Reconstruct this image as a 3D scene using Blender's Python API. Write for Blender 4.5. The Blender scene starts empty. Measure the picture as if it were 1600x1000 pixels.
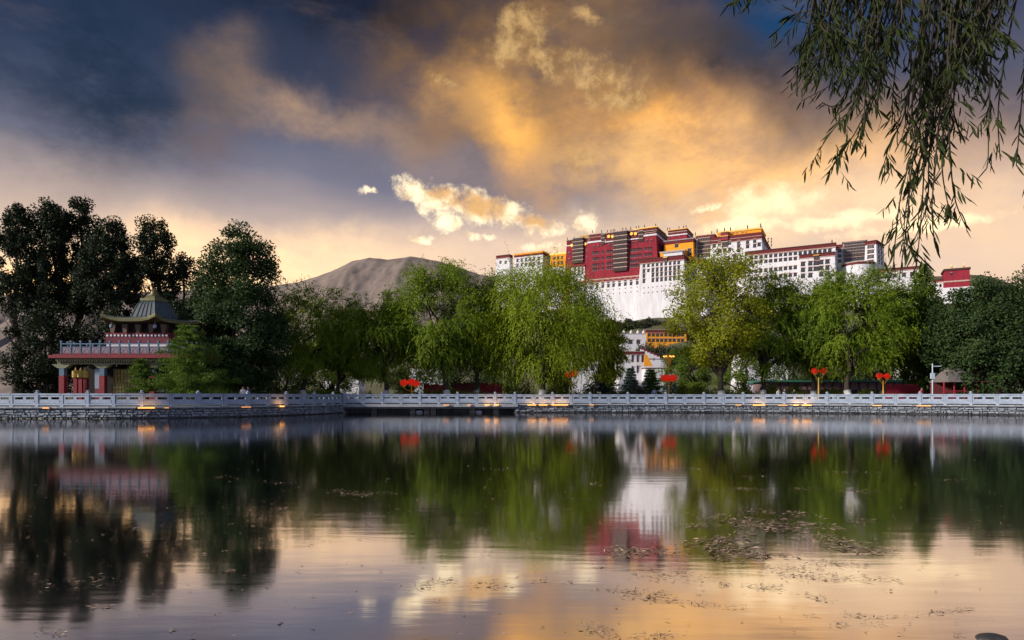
import bpy, bmesh, math, random
import numpy as np
from mathutils import Vector, Matrix
R = math.radians
SC = bpy.context.scene
COL = SC.collection

# ------------------------------------------------------------------ camera
F, EYE, HOR = 1000.0, 1.67, 620.0            # focal length in photo pixels, eye height, horizon row
cam_d = bpy.data.cameras.new('camera'); cam = bpy.data.objects.new('camera', cam_d); COL.objects.link(cam)
cam.location = (0, 0, EYE); cam.rotation_euler = (R(90), 0, 0)
cam_d.sensor_width = 36; cam_d.lens = 36 * F / 1600; cam_d.shift_y = (HOR - 500) / 1600
cam_d.clip_start = 0.05; cam_d.clip_end = 20000
SC.camera = cam
SC.view_settings.view_transform = 'Standard'; SC.view_settings.look = 'None'
SC.view_settings.exposure = 0.15; SC.view_settings.gamma = 1.0; SC.view_settings.use_curve_mapping = False
SC.cycles.max_bounces = 6; SC.cycles.transparent_max_bounces = 4; SC.cycles.caustics_reflective = False
SC.cycles.sample_clamp_indirect = 4

# ------------------------------------------------------------------ sky
SUN_AZ, SUN_EL = -112.0, 22.0                # degrees clockwise from +Y; evening sun low on the left
world = bpy.data.worlds.new('World'); SC.world = world; world.use_nodes = True
wt = world.node_tree; wt.nodes.clear(); WL = wt.links.new
def wn(t, **k):
    n = wt.nodes.new(t)
    for a, v in k.items(): setattr(n, a, v)
    return n
def wmath(op, a, b=None, clamp=False):
    n = wn('ShaderNodeMath', operation=op, use_clamp=clamp)
    for i, v in enumerate((a, b)):
        if v is None: continue
        if isinstance(v, (int, float)): n.inputs[i].default_value = v
        else: WL(v, n.inputs[i])
    return n.outputs[0]
def wmix(f, a, b):
    n = wn('ShaderNodeMix', data_type='RGBA')
    for i, v in ((0, f), (6, a), (7, b)):
        if isinstance(v, (int, float)): n.inputs[i].default_value = v
        elif isinstance(v, tuple): n.inputs[i].default_value = (*v, 1)
        else: WL(v, n.inputs[i])
    return n.outputs[2]
def wrange(v, a, b, c, d, smooth=True):
    n = wn('ShaderNodeMapRange', interpolation_type='SMOOTHSTEP' if smooth else 'LINEAR')
    WL(v, n.inputs[0])
    for i, x in enumerate((a, b, c, d)): n.inputs[i + 1].default_value = x
    return n.outputs[0]
sky = wn('ShaderNodeTexSky', sky_type='NISHITA', sun_disc=False, sun_elevation=R(SUN_EL), sun_rotation=R(SUN_AZ % 360),
         altitude=3600, air_density=1.0, dust_density=3.0, ozone_density=1.5)
dirn = wn('ShaderNodeTexCoord').outputs['Generated']
sep = wn('ShaderNodeSeparateXYZ'); WL(dirn, sep.inputs[0])
U = wmath('ARCTAN2', sep.outputs[0], sep.outputs[1]); V = wmath('ARCSINE', sep.outputs[2])
cmb = wn('ShaderNodeCombineXYZ'); WL(U, cmb.inputs[0]); WL(V, cmb.inputs[1]); UV = cmb.outputs[0]
def wnoise(scale, detail, rough=0.55, stretch=(1, 1, 1), off=0.0):
    m = wn('ShaderNodeMapping'); WL(dirn, m.inputs[0]); m.inputs[3].default_value = stretch; m.inputs[1].default_value = (off, off * .7, off * 1.3)
    n = wn('ShaderNodeTexNoise', noise_dimensions='3D'); WL(m.outputs[0], n.inputs['Vector'])
    n.inputs['Scale'].default_value = scale; n.inputs['Detail'].default_value = detail; n.inputs['Roughness'].default_value = rough
    return n
def warp(uv, noise, amp):
    s = wn('ShaderNodeVectorMath', operation='SUBTRACT'); WL(noise.outputs['Color'], s.inputs[0]); s.inputs[1].default_value = (.5, .5, .5)
    m = wn('ShaderNodeVectorMath', operation='MULTIPLY'); WL(s.outputs[0], m.inputs[0]); m.inputs[1].default_value = (amp, amp, 0)
    a = wn('ShaderNodeVectorMath', operation='ADD'); WL(uv, a.inputs[0]); WL(m.outputs[0], a.inputs[1])
    return a.outputs[0]
soft = warp(warp(UV, wnoise(3.0, 2), .20), wnoise(9, 5, .6, off=3), .11)
ragged = warp(warp(UV, wnoise(9, 3, off=7), .035), wnoise(38, 6, .62, off=5), .03)
def to_uv(px, py):
    kx, kz = (px - 800) / F, (HOR - py) / F
    return math.atan(kx), math.atan(kz / math.hypot(1, kx))
def blob(src, px, py, rx, ry, rot=0.0, core=0.0):
    u, v = to_uv(px, py)
    m = wn('ShaderNodeMapping', vector_type='TEXTURE'); WL(src, m.inputs[0])
    m.inputs[1].default_value = (u, v, 0); m.inputs[2].default_value = (0, 0, R(rot)); m.inputs[3].default_value = (rx / F, ry / F, 1)
    l = wn('ShaderNodeVectorMath', operation='LENGTH'); WL(m.outputs[0], l.inputs[0])
    return wrange(l.outputs['Value'], 1.0, core, 0.0, 1.0)
SKY_STRENGTH = 0.10
base = wn('ShaderNodeMix', data_type='RGBA', blend_type='MULTIPLY'); base.inputs[0].default_value = 1
WL(sky.outputs[0], base.inputs[6]); base.inputs[7].default_value = (SKY_STRENGTH,) * 3 + (1,)
c = base.outputs[2]
# thin evening cloud deck: dusty cream low down towards the sunset, dusky blue low down on the far side, slate navy overhead
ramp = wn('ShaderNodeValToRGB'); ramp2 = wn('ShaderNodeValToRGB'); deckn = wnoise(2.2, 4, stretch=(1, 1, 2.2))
vw = wmath('ADD', V, wmath('MULTIPLY', wmath('SUBTRACT', deckn.outputs['Fac'], .5), .10))
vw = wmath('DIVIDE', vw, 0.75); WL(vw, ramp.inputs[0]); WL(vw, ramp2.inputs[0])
def set_ramp(r, stops):
    el = r.color_ramp.elements
    while len(el) < len(stops): el.new(.5)
    for e, (p, q) in zip(el, stops): e.position = p; e.color = (*q, 1)
set_ramp(ramp, [(0.0, (.95, .58, .34)), (.235, (.88, .65, .47)), (.29, (.76, .55, .41)), (.36, (.47, .37, .34)), (.42, (.20, .19, .245)), (.50, (.075, .09, .15)), (.58, (.034, .048, .10)), (.75, (.009, .018, .048)), (1.0, (.009, .018, .052))])
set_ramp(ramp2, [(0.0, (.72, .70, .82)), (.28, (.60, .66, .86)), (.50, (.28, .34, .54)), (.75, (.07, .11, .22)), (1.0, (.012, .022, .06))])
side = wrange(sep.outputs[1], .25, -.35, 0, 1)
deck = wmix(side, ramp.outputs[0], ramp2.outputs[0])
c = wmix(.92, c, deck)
wz_ = wnoise(6.5, 8, .68, stretch=(1, 1, 1.9), off=51); wz2 = wnoise(17, 7, .66, stretch=(1, 1, 1.6), off=61)
wisp = wrange(wmath('ADD', wmath('MULTIPLY', wz_.outputs['Fac'], .62), wmath('MULTIPLY', wz2.outputs['Fac'], .38)), .36, .62, .48, 1.10)
for px, py, rx, ry, rot, core, col, al in [
    (1215, 40, 190, 120, 0, 0, (.010, .055, .15), .8),
    (130, 90, 330, 220, 0, 0, (.012, .026, .055), .8),
    (640, 5, 480, 95, 0, .1, (.010, .013, .024), .9),
    (350, 85, 110, 80, 0, 0, (.22, .15, .11), .7), (345, 190, 90, 90, 0, 0, (.20, .14, .12), .6),
    (500, 170, 170, 52, -12, 0, (.42, .27, .18), .85), (620, 205, 130, 46, -20, 0, (.40, .26, .18), .65),
    (660, 85, 170, 55, 0, 0, (.15, .09, .055), .65), (590, 130, 120, 60, 0, 0, (.10, .075, .075), .5), (480, 95, 110, 60, 0, 0, (.035, .042, .07), .7),
    (860, 150, 330, 230, 0, .15, (.34, .185, .075), .9),
    (1010, 90, 160, 80, 0, 0, (.10, .07, .055), .7), (930, 210, 150, 80, 0, 0, (.22, .14, .10), .6),
    (785, 205, 80, 190, 38, 0, (1.05, .52, .13), .95),
    (720, 170, 70, 80, 20, 0, (.45, .25, .11), .6),
    (1070, 245, 270, 120, -5, 0, (1.05, .50, .12), .95),
    (1000, 290, 200, 60, -5, 0, (1.0, .60, .24), .6),
    (1270, 275, 360, 115, 0, 0, (1.1, .62, .24), .95),
    (1430, 350, 320, 120, 0, 0, (.80, .54, .38), .75),
    (1150, 145, 230, 90, -8, .1, (.045, .040, .046), .92),
    (1340, 195, 260, 70, 0, 0, (.13, .095, .085), .75),
    (1560, 120, 280, 150, 0, 0, (.10, .09, .12), .65),
    (700, 270, 260, 50, -6, 0, (.30, .24, .25), .5),
    (760, 400, 420, 60, 0, 0, (1.0, .72, .50), .5),
    (1180, 375, 480, 75, 0, 0, (1.2, .84, .48), .7),
    (430, 435, 320, 100, 0, 0, (1.45, .95, .50), .9),
    (110, 460, 180, 70, 0, 0, (2.2, 1.25, .42), .85)]:
    c = wmix(wmath('MULTIPLY', wmath('MULTIPLY', blob(soft, px, py, rx, ry, rot, core), wisp), al, True), c, col)
# faint streaks through the whole deck
strk = wnoise(5, 7, .62, stretch=(1, 1, 3.2), off=21)
c = wmix(wmath('MULTIPLY', wrange(strk.outputs['Fac'], .52, .75, 0, 1), wrange(V, .12, .3, .0, .10)), c, (.45, .30, .20))
def union(src, lst):
    d = None
    for a in lst:
        b = blob(src, *a)
        d = b if d is None else wmath('MAXIMUM', d, b)
    return d
fine = wnoise(30, 8, .66, off=11).outputs['Fac']; finer = wnoise(60, 6, .6, off=31).outputs['Fac']; big = wnoise(13, 5, .6, off=41).outputs['Fac']
def puff(lst, amount, lo, hi):
    d = union(ragged, lst); n = wmath('ADD', wmath('MULTIPLY', wmath('SUBTRACT', fine, .5), amount), wmath('MULTIPLY', wmath('SUBTRACT', big, .5), amount))
    return wrange(wmath('ADD', d, wmath('MULTIPLY', n, wrange(d, .0, .12, 0, 1))), lo, hi, 0, 1), d
# dim golden cumulus high up
hi, hd = puff([(830, 50, 80, 56, 0, 0), (795, 80, 50, 36, 0, 0), (870, 95, 95, 52, -15, 0), (935, 125, 85, 56, -10, 0), (985, 155, 70, 36, -10, 0), (915, 28, 40, 18, -20, 0), (690, 122, 40, 8, -15, 0), (895, 256, 52, 34, 0, 0)], 1.9, .12, 1.15)
hicol = wmix(wrange(fine, .36, .64, 0, 1), (.26, .145, .06), (.70, .44, .18))
c = wmix(wmath('MULTIPLY', hi, .75), c, hicol)
# bright cumulus lit from behind: white rims, tan cores
lo, ld_ = puff([(640, 296, 52, 30, -5, 0), (695, 312, 80, 40, -12, 0), (765, 332, 105, 44, -8, 0), (845, 350, 85, 36, -8, 0), (920, 347, 36, 24, 10, 0), (700, 345, 44, 24, -10, 0),
    (658, 372, 30, 11, 0, 0), (735, 370, 30, 14, -20, 0), (760, 374, 24, 11, 0, 0), (574, 303, 24, 10, 0, 0), (860, 388, 70, 18, 0, 0), (1105, 325, 36, 14, 0, 0)], 2.3, .16, 1.05)
core = union(ragged, [(745, 320, 85, 30, -10, 0), (690, 303, 44, 20, -10, 0), (835, 340, 60, 22, -8, 0)])
locol = wmix(wrange(wmath('ADD', core, wmath('MULTIPLY', wmath('SUBTRACT', finer, .5), .9)), .0, .9, 0, 1), wmix(wrange(fine, .38, .60, 0, 1), (.98, .70, .40), (1.35, 1.12, .74)), (.80, .46, .19))
c = wmix(lo, c, locol)
veil, _ = puff([(1200, 322, 120, 42, 0, 0), (1160, 350, 110, 16, 0, 0), (1300, 345, 200, 20, 0, 0), (1440, 352, 160, 14, 0, 0)], 1.6, .10, 1.1)
c = wmix(wmath('MULTIPLY', veil, .8), c, (1.45, 1.1, .66))
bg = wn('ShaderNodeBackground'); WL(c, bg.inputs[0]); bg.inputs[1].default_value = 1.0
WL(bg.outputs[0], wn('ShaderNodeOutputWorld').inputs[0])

sun_d = bpy.data.lights.new('sun', 'SUN'); sun = bpy.data.objects.new('sun', sun_d); COL.objects.link(sun)
sun_d.energy = 4.6; sun_d.angle = R(6.0); sun_d.color = (1.0, .90, .76)
sv = Vector((math.sin(R(SUN_AZ)) * math.cos(R(SUN_EL)), math.cos(R(SUN_AZ)) * math.cos(R(SUN_EL)), math.sin(R(SUN_EL))))
sun.rotation_euler = sv.to_track_quat('Z', 'Y').to_euler(); sun.location = (-60, -20, 60)

# ------------------------------------------------------------------ materials
MATS = {}
def mat(name, col, rough=.8, var=.18, scale=4.0, bump=.0, metal=0.0, emit=None, col2=None, stretch=(1, 1, 1), spec=.4, coords='Object'):
    m = bpy.data.materials.new(name); m.use_nodes = True; MATS[name] = m
    nt = m.node_tree; L = nt.links.new; p = nt.nodes['Principled BSDF']
    p.inputs['Roughness'].default_value = rough; p.inputs['Metallic'].default_value = metal; p.inputs['Specular IOR Level'].default_value = spec
    tc = nt.nodes.new('ShaderNodeTexCoord'); mp = nt.nodes.new('ShaderNodeMapping'); L(tc.outputs[coords], mp.inputs[0]); mp.inputs[3].default_value = stretch
    no = nt.nodes.new('ShaderNodeTexNoise'); L(mp.outputs[0], no.inputs['Vector']); no.inputs['Scale'].default_value = scale; no.inputs['Detail'].default_value = 6; no.inputs['Roughness'].default_value = .62
    mx = nt.nodes.new('ShaderNodeMix'); mx.data_type = 'RGBA'
    mr = nt.nodes.new('ShaderNodeMapRange'); L(no.outputs['Fac'], mr.inputs[0]); mr.inputs[1].default_value = .3; mr.inputs[2].default_value = .7
    L(mr.outputs[0], mx.inputs[0])
    lo = tuple(x * (1 - var) for x in col); hi = col2 or tuple(min(1, x * (1 + var * .6)) for x in col)
    mx.inputs[6].default_value = (*lo, 1); mx.inputs[7].default_value = (*hi, 1)
    L(mx.outputs[2], p.inputs['Base Color'])
    if bump:
        b = nt.nodes.new('ShaderNodeBump'); b.inputs['Strength'].default_value = bump; b.inputs['Distance'].default_value = .05
        L(no.outputs['Fac'], b.inputs['Height']); L(b.outputs[0], p.inputs['Normal'])
    if emit: p.inputs['Emission Color'].default_value = (*emit[0], 1); p.inputs['Emission Strength'].default_value = emit[1]
    return m
def leafmat(name, col, col2, trans=.35, rough=.6):
    m = bpy.data.materials.new(name); m.use_nodes = True; MATS[name] = m
    nt = m.node_tree; L = nt.links.new; nt.nodes.clear()
    g = nt.nodes.new('ShaderNodeNewGeometry'); tc = nt.nodes.new('ShaderNodeTexCoord')
    no = nt.nodes.new('ShaderNodeTexNoise'); L(tc.outputs['Object'], no.inputs['Vector']); no.inputs['Scale'].default_value = .55; no.inputs['Detail'].default_value = 2
    ad = nt.nodes.new('ShaderNodeMath'); ad.operation = 'MULTIPLY_ADD'; L(g.outputs['Random Per Island'], ad.inputs[0]); ad.inputs[1].default_value = .5
    mr = nt.nodes.new('ShaderNodeMapRange'); L(no.outputs['Fac'], mr.inputs[0]); mr.inputs[1].default_value = .3; mr.inputs[2].default_value = .7; mr.inputs[4].default_value = .5
    L(mr.outputs[0], ad.inputs[2])
    mx = nt.nodes.new('ShaderNodeMix'); mx.data_type = 'RGBA'; L(ad.outputs[0], mx.inputs[0]); mx.inputs[6].default_value = (*col, 1); mx.inputs[7].default_value = (*col2, 1)
    p = nt.nodes.new('ShaderNodeBsdfPrincipled'); L(mx.outputs[2], p.inputs['Base Color']); p.inputs['Roughness'].default_value = rough; p.inputs['Specular IOR Level'].default_value = .25
    t = nt.nodes.new('ShaderNodeBsdfTranslucent'); L(mx.outputs[2], t.inputs[0])
    ms = nt.nodes.new('ShaderNodeMixShader'); ms.inputs[0].default_value = trans; L(p.outputs[0], ms.inputs[1]); L(t.outputs[0], ms.inputs[2])
    L(ms.outputs[0], nt.nodes.new('ShaderNodeOutputMaterial').inputs[0])
    return m
mat('limewash', (.66, .65, .70), .9, .20, .5, stretch=(1, 1, .12), bump=.1)
mat('red_wall', (.25, .018, .035), .9, .32, .5, stretch=(1, 1, .2))
mat('frieze', (.14, .022, .026), .95, .3, 1.2)
mat('window_black', (.028, .024, .028), .7, .3, 2)
mat('window_pane', (.035, .04, .055), .25, .4, 1.5)
mat('awning', (.36, .12, .10), .9, .3, 1.5, col2=(.62, .5, .46))
mat('ochre', (.78, .32, .02), .85, .15, .6)
mat('gilt', (.75, .42, .06), .4, .2, 2, metal=.35)
mat('bronze', (.10, .055, .04), .6, .3, 3)
mat('stripe_pale', (.46, .34, .29), .8, .3, 1)
mat('stripe_dark', (.060, .030, .026), .9, .3, 1)
mat('roof_grey', (.33, .30, .31), .9, .15, .5)
mat('hill_soil', (.15, .125, .08), .95, .4, .06, bump=.2, col2=(.10, .115, .05))
mat('mountain_rock', (.24, .185, .17), .95, .3, .006, bump=.0, col2=(.29, .235, .21))
mat('ground_soil', (.10, .105, .05), .95, .35, .3)
mat('near_soil', (.09, .075, .05), .95, .35, 3, bump=.3)
mat('paving', (.34, .33, .34), .85, .15, 1.5)
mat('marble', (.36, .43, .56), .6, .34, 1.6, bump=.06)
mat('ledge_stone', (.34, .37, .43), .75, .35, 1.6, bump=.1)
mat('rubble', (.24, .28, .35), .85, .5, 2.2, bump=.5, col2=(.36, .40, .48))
mat('mortar', (.12, .13, .14), .95, .2, 3)
mat('bark', (.045, .034, .026), .95, .35, 6, stretch=(1, 1, .3), bump=.5)
mat('trunk_wash', (.55, .56, .60), .9, .15, 5)
mat('lantern_red', (.62, .02, .015), .45, .2, 3, emit=((1, .03, .01), .32))
mat('lamp_gold', (.55, .33, .06), .45, .15, 3, emit=((1, .5, .08), .05))
mat('lamp_glow', (1, .6, .25), .5, .05, 3, emit=((1, .40, .07), 2.0))
mat('lamp_glow_dim', (1, .6, .25), .5, .05, 3, emit=((1, .36, .12), .8))
mat('dark_metal', (.05, .05, .06), .5, .2, 3)
mat('pale_paint', (.50, .60, .72), .6, .1, 2)
mat('crimson_paint', (.34, .02, .04), .7, .25, 1.2)
mat('maroon_paint', (.16, .03, .035), .8, .25, 1.2)
mat('green_paint', (.05, .22, .15), .6, .2, 1.2)
mat('mauve_board', (.26, .17, .19), .8, .25, .8)
mat('thatch_grey', (.16, .14, .14), .95, .3, 4, bump=.5)
mat('weed', (.26, .17, .12), .9, .45, 9, col2=(.55, .40, .30))
mat('stone_wet', (.05, .05, .055), .5, .4, 5, bump=.5)
mat('skin', (.42, .24, .17), .6, .1, 5); mat('hair', (.02, .016, .014), .6, .2, 9)
mat('cloth_dark', (.03, .03, .045), .9, .2, 9); mat('cloth_pale', (.55, .52, .56), .9, .1, 9); mat('cloth_red', (.45, .05, .07), .9, .2, 9); mat('cloth_blue', (.30, .38, .52), .9, .2, 9)
mat('temple_red', (.22, .022, .035), .75, .2, 2); mat('temple_maroon', (.16, .035, .055), .85, .25, 2)
mat('temple_blue', (.10, .17, .26), .75, .25, 3); mat('temple_green', (.14, .19, .14), .75, .35, 5, col2=(.30, .27, .16))
mat('temple_tile', (.095, .12, .135), .55, .25, 3); mat('temple_gold', (.17, .16, .075), .5, .25, 3, metal=.2)
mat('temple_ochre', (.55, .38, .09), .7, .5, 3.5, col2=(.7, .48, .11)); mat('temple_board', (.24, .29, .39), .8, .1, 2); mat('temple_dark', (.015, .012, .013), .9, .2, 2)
mat('temple_pattern', (.26, .16, .19), .8, .25, 2.5)
mat('orange_cloth', (.70, .20, .03), .85, .15, 5)
leafmat('leaf_willow', (.10, .18, .012), (.25, .33, .022), .42); leafmat('leaf_willow_bright', (.15, .25, .010), (.36, .42, .024), .48)
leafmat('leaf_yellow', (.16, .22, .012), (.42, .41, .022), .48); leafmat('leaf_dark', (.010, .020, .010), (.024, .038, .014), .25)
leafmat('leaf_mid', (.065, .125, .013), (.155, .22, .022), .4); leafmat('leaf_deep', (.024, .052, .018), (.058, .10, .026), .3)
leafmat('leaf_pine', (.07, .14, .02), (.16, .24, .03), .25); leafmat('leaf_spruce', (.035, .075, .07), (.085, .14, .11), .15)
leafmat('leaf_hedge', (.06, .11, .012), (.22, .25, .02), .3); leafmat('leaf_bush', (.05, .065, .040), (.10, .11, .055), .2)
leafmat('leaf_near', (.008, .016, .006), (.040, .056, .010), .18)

# water: dark, mirror-like at the low angles seen from the bank, blurred by fine ripples
wm = bpy.data.materials.new('lake_water'); wm.use_nodes = True; MATS['lake_water'] = wm
nt = wm.node_tree; nt.nodes.clear(); L = nt.links.new
fr = nt.nodes.new('ShaderNodeFresnel'); fr.inputs[0].default_value = 1.33
mr = nt.nodes.new('ShaderNodeMapRange'); L(fr.outputs[0], mr.inputs[0]); mr.inputs[3].default_value = .76; mr.inputs[4].default_value = .93
df = nt.nodes.new('ShaderNodeBsdfDiffuse'); df.inputs[0].default_value = (.003, .007, .010, 1)
gl = nt.nodes.new('ShaderNodeBsdfGlossy'); gl.inputs['Color'].default_value = (.90, .87, .86, 1); gl.inputs['Roughness'].default_value = .068
tc = nt.nodes.new('ShaderNodeTexCoord'); mp = nt.nodes.new('ShaderNodeMapping'); L(tc.outputs['Object'], mp.inputs[0]); mp.inputs[3].default_value = (.5, 2.2, 1)
no = nt.nodes.new('ShaderNodeTexNoise'); L(mp.outputs[0], no.inputs['Vector']); no.inputs['Scale'].default_value = 1.6; no.inputs['Detail'].default_value = 3
bp = nt.nodes.new('ShaderNodeBump'); bp.inputs['Strength'].default_value = .05; bp.inputs['Distance'].default_value = .03; L(no.outputs['Fac'], bp.inputs['Height'])
for n in (fr, gl, df): L(bp.outputs[0], n.inputs['Normal'])
ms = nt.nodes.new('ShaderNodeMixShader'); L(mr.outputs[0], ms.inputs[0]); L(df.outputs[0], ms.inputs[1]); L(gl.outputs[0], ms.inputs[2])
L(ms.outputs[0], nt.nodes.new('ShaderNodeOutputMaterial').inputs[0])

# ------------------------------------------------------------------ mesh helpers
class MB:
    def __init__(s): s.v = []; s.f = []; s.m = []; s.mats = []
    def mi(s, name):
        if name not in s.mats: s.mats.append(name)
        return s.mats.index(name)
    def add(s, vs, fs, m):
        o = len(s.v); k = s.mi(m); s.v += [tuple(v) for v in vs]; s.f += [tuple(i + o for i in f) for f in fs]; s.m += [k] * len(fs); return s
    def frustum(s, x0, x1, y0, y1, z0, z1, m, bx=0.0, by=0.0, by1=None):   # box whose foot is wider by bx, by
        by1 = by if by1 is None else by1
        vs = [(x0 - bx, y0 - by, z0), (x1 + bx, y0 - by, z0), (x1 + bx, y1 + by1, z0), (x0 - bx, y1 + by1, z0), (x0, y0, z1), (x1, y0, z1), (x1, y1, z1), (x0, y1, z1)]
        return s.add(vs, [(0, 3, 2, 1), (4, 5, 6, 7), (0, 1, 5, 4), (1, 2, 6, 5), (2, 3, 7, 6), (3, 0, 4, 7)], m)
    def box(s, x0, x1, y0, y1, z0, z1, m): return s.frustum(x0, x1, y0, y1, z0, z1, m)
    def tube(s, pts, rad, m, n=7, cap=True):
        P = [Vector(p) for p in pts]; vs = []; fs = []
        up = Vector((0.3, 0.9, 0.1)).normalized()
        for i, p in enumerate(P):
            d = (P[min(i + 1, len(P) - 1)] - P[max(i - 1, 0)]).normalized()
            a = d.cross(up)
            if a.length < 1e-3: a = d.cross(Vector((1, 0, 0)))
            a.normalize(); b = d.cross(a); r = rad[i] if hasattr(rad, '__len__') else rad
            for k in range(n):
                t = 2 * math.pi * k / n; vs.append(p + a * (r * math.cos(t)) + b * (r * math.sin(t)))
        for i in range(len(P) - 1):
            for k in range(n):
                q = (k + 1) % n; fs.append((i * n + k, i * n + q, (i + 1) * n + q, (i + 1) * n + k))
        if cap: fs.append(tuple(range(n))); fs.append(tuple((len(P) - 1) * n + k for k in range(n - 1, -1, -1)))
        return s.add(vs, fs, m)
    def lathe(s, prof, m, c=(0, 0, 0), n=10):       # (radius, z) profile
        vs = []; fs = []
        for r, z in prof:
            for k in range(n):
                t = 2 * math.pi * k / n; vs.append((c[0] + r * math.cos(t), c[1] + r * math.sin(t), c[2] + z))
        for i in range(len(prof) - 1):
            for k in range(n):
                q = (k + 1) % n; fs.append((i * n + k, i * n + q, (i + 1) * n + q, (i + 1) * n + k))
        fs.append(tuple(range(n - 1, -1, -1))); fs.append(tuple((len(prof) - 1) * n + k for k in range(n)))
        return s.add(vs, fs, m)
    def mesh(s, name):
        me = bpy.data.meshes.new(name); me.from_pydata(s.v, [], s.f)
        for k in s.mats: me.materials.append(MATS[k])
        me.polygons.foreach_set('material_index', s.m); me.update(); return me
    def build(s, name, parent=None, smooth=False, loc=None):
        me = s.mesh(name)
        if smooth: me.polygons.foreach_set('use_smooth', [True] * len(me.polygons))
        return put(name, me, parent, loc)
def put(name, me, parent=None, loc=None, rz=0.0, scale=None):
    o = bpy.data.objects.new(name, me); COL.objects.link(o)
    if parent: o.parent = parent
    if loc is not None: o.location = loc
    if rz: o.rotation_euler = (0, 0, rz)
    if scale: o.scale = scale
    return o
def tag(o, label=None, cat=None, group=None, kind=None):
    if label: o['label'] = label
    if cat: o['category'] = cat
    if group: o['group'] = group
    if kind: o['kind'] = kind
    return o
def thing(name, label, cat, loc=(0, 0, 0), rz=0.0, group=None):
    return tag(put(name, None, None, loc, rz), label, cat, group)
def P(px, py, d): return Vector(((px - 800) * d / F, d, EYE + (HOR - py) * d / F))   # a photo pixel at a known distance
def XZ(px, d): return (px - 800) * d / F
def ZZ(py, d): return EYE + (HOR - py) * d / F
def quads(name, Q, m, parent=None, loc=None):        # Q: (n,4,3) separate quads
    n = len(Q); me = bpy.data.meshes.new(name); me.vertices.add(n * 4); me.loops.add(n * 4); me.polygons.add(n)
    me.vertices.foreach_set('co', np.ascontiguousarray(Q, dtype=np.float32).ravel())
    me.loops.foreach_set('vertex_index', np.arange(n * 4, dtype=np.int32)); me.polygons.foreach_set('loop_start', np.arange(0, n * 4, 4, dtype=np.int32))
    me.polygons.foreach_set('loop_total', np.full(n, 4, dtype=np.int32)); me.materials.append(MATS[m]); me.update(calc_edges=True)
    return put(name, me, parent, loc)
def leaf_quads(Pn, D, Ln, Wd, rng, out=None):
    n = len(Pn); D = D / np.linalg.norm(D, axis=1, keepdims=True)
    r = rng.normal(size=(n, 3))
    if out is not None: r = out + r * .55       # leaf faces turned more or less outwards
    S = np.cross(D, r); S /= np.linalg.norm(S, axis=1, keepdims=True) + 1e-9
    Ln = np.broadcast_to(Ln, n)[:, None]; Wd = np.broadcast_to(Wd, n)[:, None]
    mid = Pn + D * Ln * .45
    return np.stack([Pn, mid + S * Wd * .5, Pn + D * Ln, mid - S * Wd * .5], 1)
def hash2(x, y): return np.modf(np.abs(np.sin(x * 127.1 + y * 311.7) * 43758.5453))[0]
def vnoise(x, y):
    xi, yi = np.floor(x), np.floor(y); a, b = x - xi, y - yi; a = a * a * (3 - 2 * a); b = b * b * (3 - 2 * b)
    return (hash2(xi, yi) * (1 - a) + hash2(xi + 1, yi) * a) * (1 - b) + (hash2(xi, yi + 1) * (1 - a) + hash2(xi + 1, yi + 1) * a) * b
def fbm(x, y, o=5): return sum(vnoise(x * 2 ** k + 17 * k, y * 2 ** k + 5 * k) / 2 ** (k + 1) for k in range(o))
def sst(a, b, x): t = np.clip((x - a) / (b - a), 0, 1); return t * t * (3 - 2 * t)
def grid_mesh(name, X, Y, Z, m):
    h, w = X.shape; me = bpy.data.meshes.new(name); vs = np.stack([X, Y, Z], -1).reshape(-1, 3)
    i = np.arange(h * w).reshape(h, w); f = np.stack([i[:-1, :-1], i[:-1, 1:], i[1:, 1:], i[1:, :-1]], -1).reshape(-1, 4)
    me.from_pydata(vs.tolist(), [], f.tolist()); me.materials.append(MATS[m]); me.polygons.foreach_set('use_smooth', [True] * len(f)); me.update()
    return put(name, me)
# ------------------------------------------------------------------ lake, banks, ground, hills
GZ = 0.92                                     # level of the promenade above the water
def spline(pts, step=.25):
    pts = [Vector((*p, 0)) for p in pts]; out = []
    for i in range(len(pts) - 1):
        p0, p1, p2, p3 = pts[max(i - 1, 0)], pts[i], pts[i + 1], pts[min(i + 2, len(pts) - 1)]
        n = max(2, int((p2 - p1).length / step))
        for k in range(n):
            t = k / n; out.append(.5 * ((2 * p1) + (p2 - p0) * t + (2 * p0 - 5 * p1 + 4 * p2 - p3) * t * t + (3 * p1 - p0 - 3 * p2 + p3) * t ** 3))
    out.append(pts[-1]); return out
PATH_L = spline([(-56, 50.5), (-46, 49.4), (-36.8, 49), (-29, 49.2), (-24.2, 51.6), (-20.8, 55.6), (-18.6, 61), (-17.7, 66.6)])
PATH_B = spline([(-17.7, 66.8), (.3, 67.0)])
PATH_R = spline([(.3, 67), (12, 67.3), (24, 66.6), (34, 63.2), (43.5, 58.4), (52, 53.6), (60, 50)])
water = MB().add([(-400, 3.0, 0), (400, 3.0, 0), (400, 72, 0), (-400, 72, 0)], [(0, 1, 2, 3)], 'lake_water').build('lake_water'); tag(water, kind='structure')
g = MB(); vs = []; fs = []
front = [(-400, 52)] + [(p.x, p.y) for p in PATH_L[::4]] + [(-17.69, 66.6), (-17.68, 70.6), (.29, 70.6), (.30, 67)] + [(p.x, p.y) for p in PATH_R[1::4]] + [(400, 50)]
for x, y in front: vs += [(x, y + .15, GZ), (x, 80, GZ)]
for i in range(len(front) - 1): fs.append((2 * i, 2 * i + 2, 2 * i + 3, 2 * i + 1))
g.add(vs, fs, 'paving')
gp = g.build('promenade'); tag(gp, kind='structure')
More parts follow.
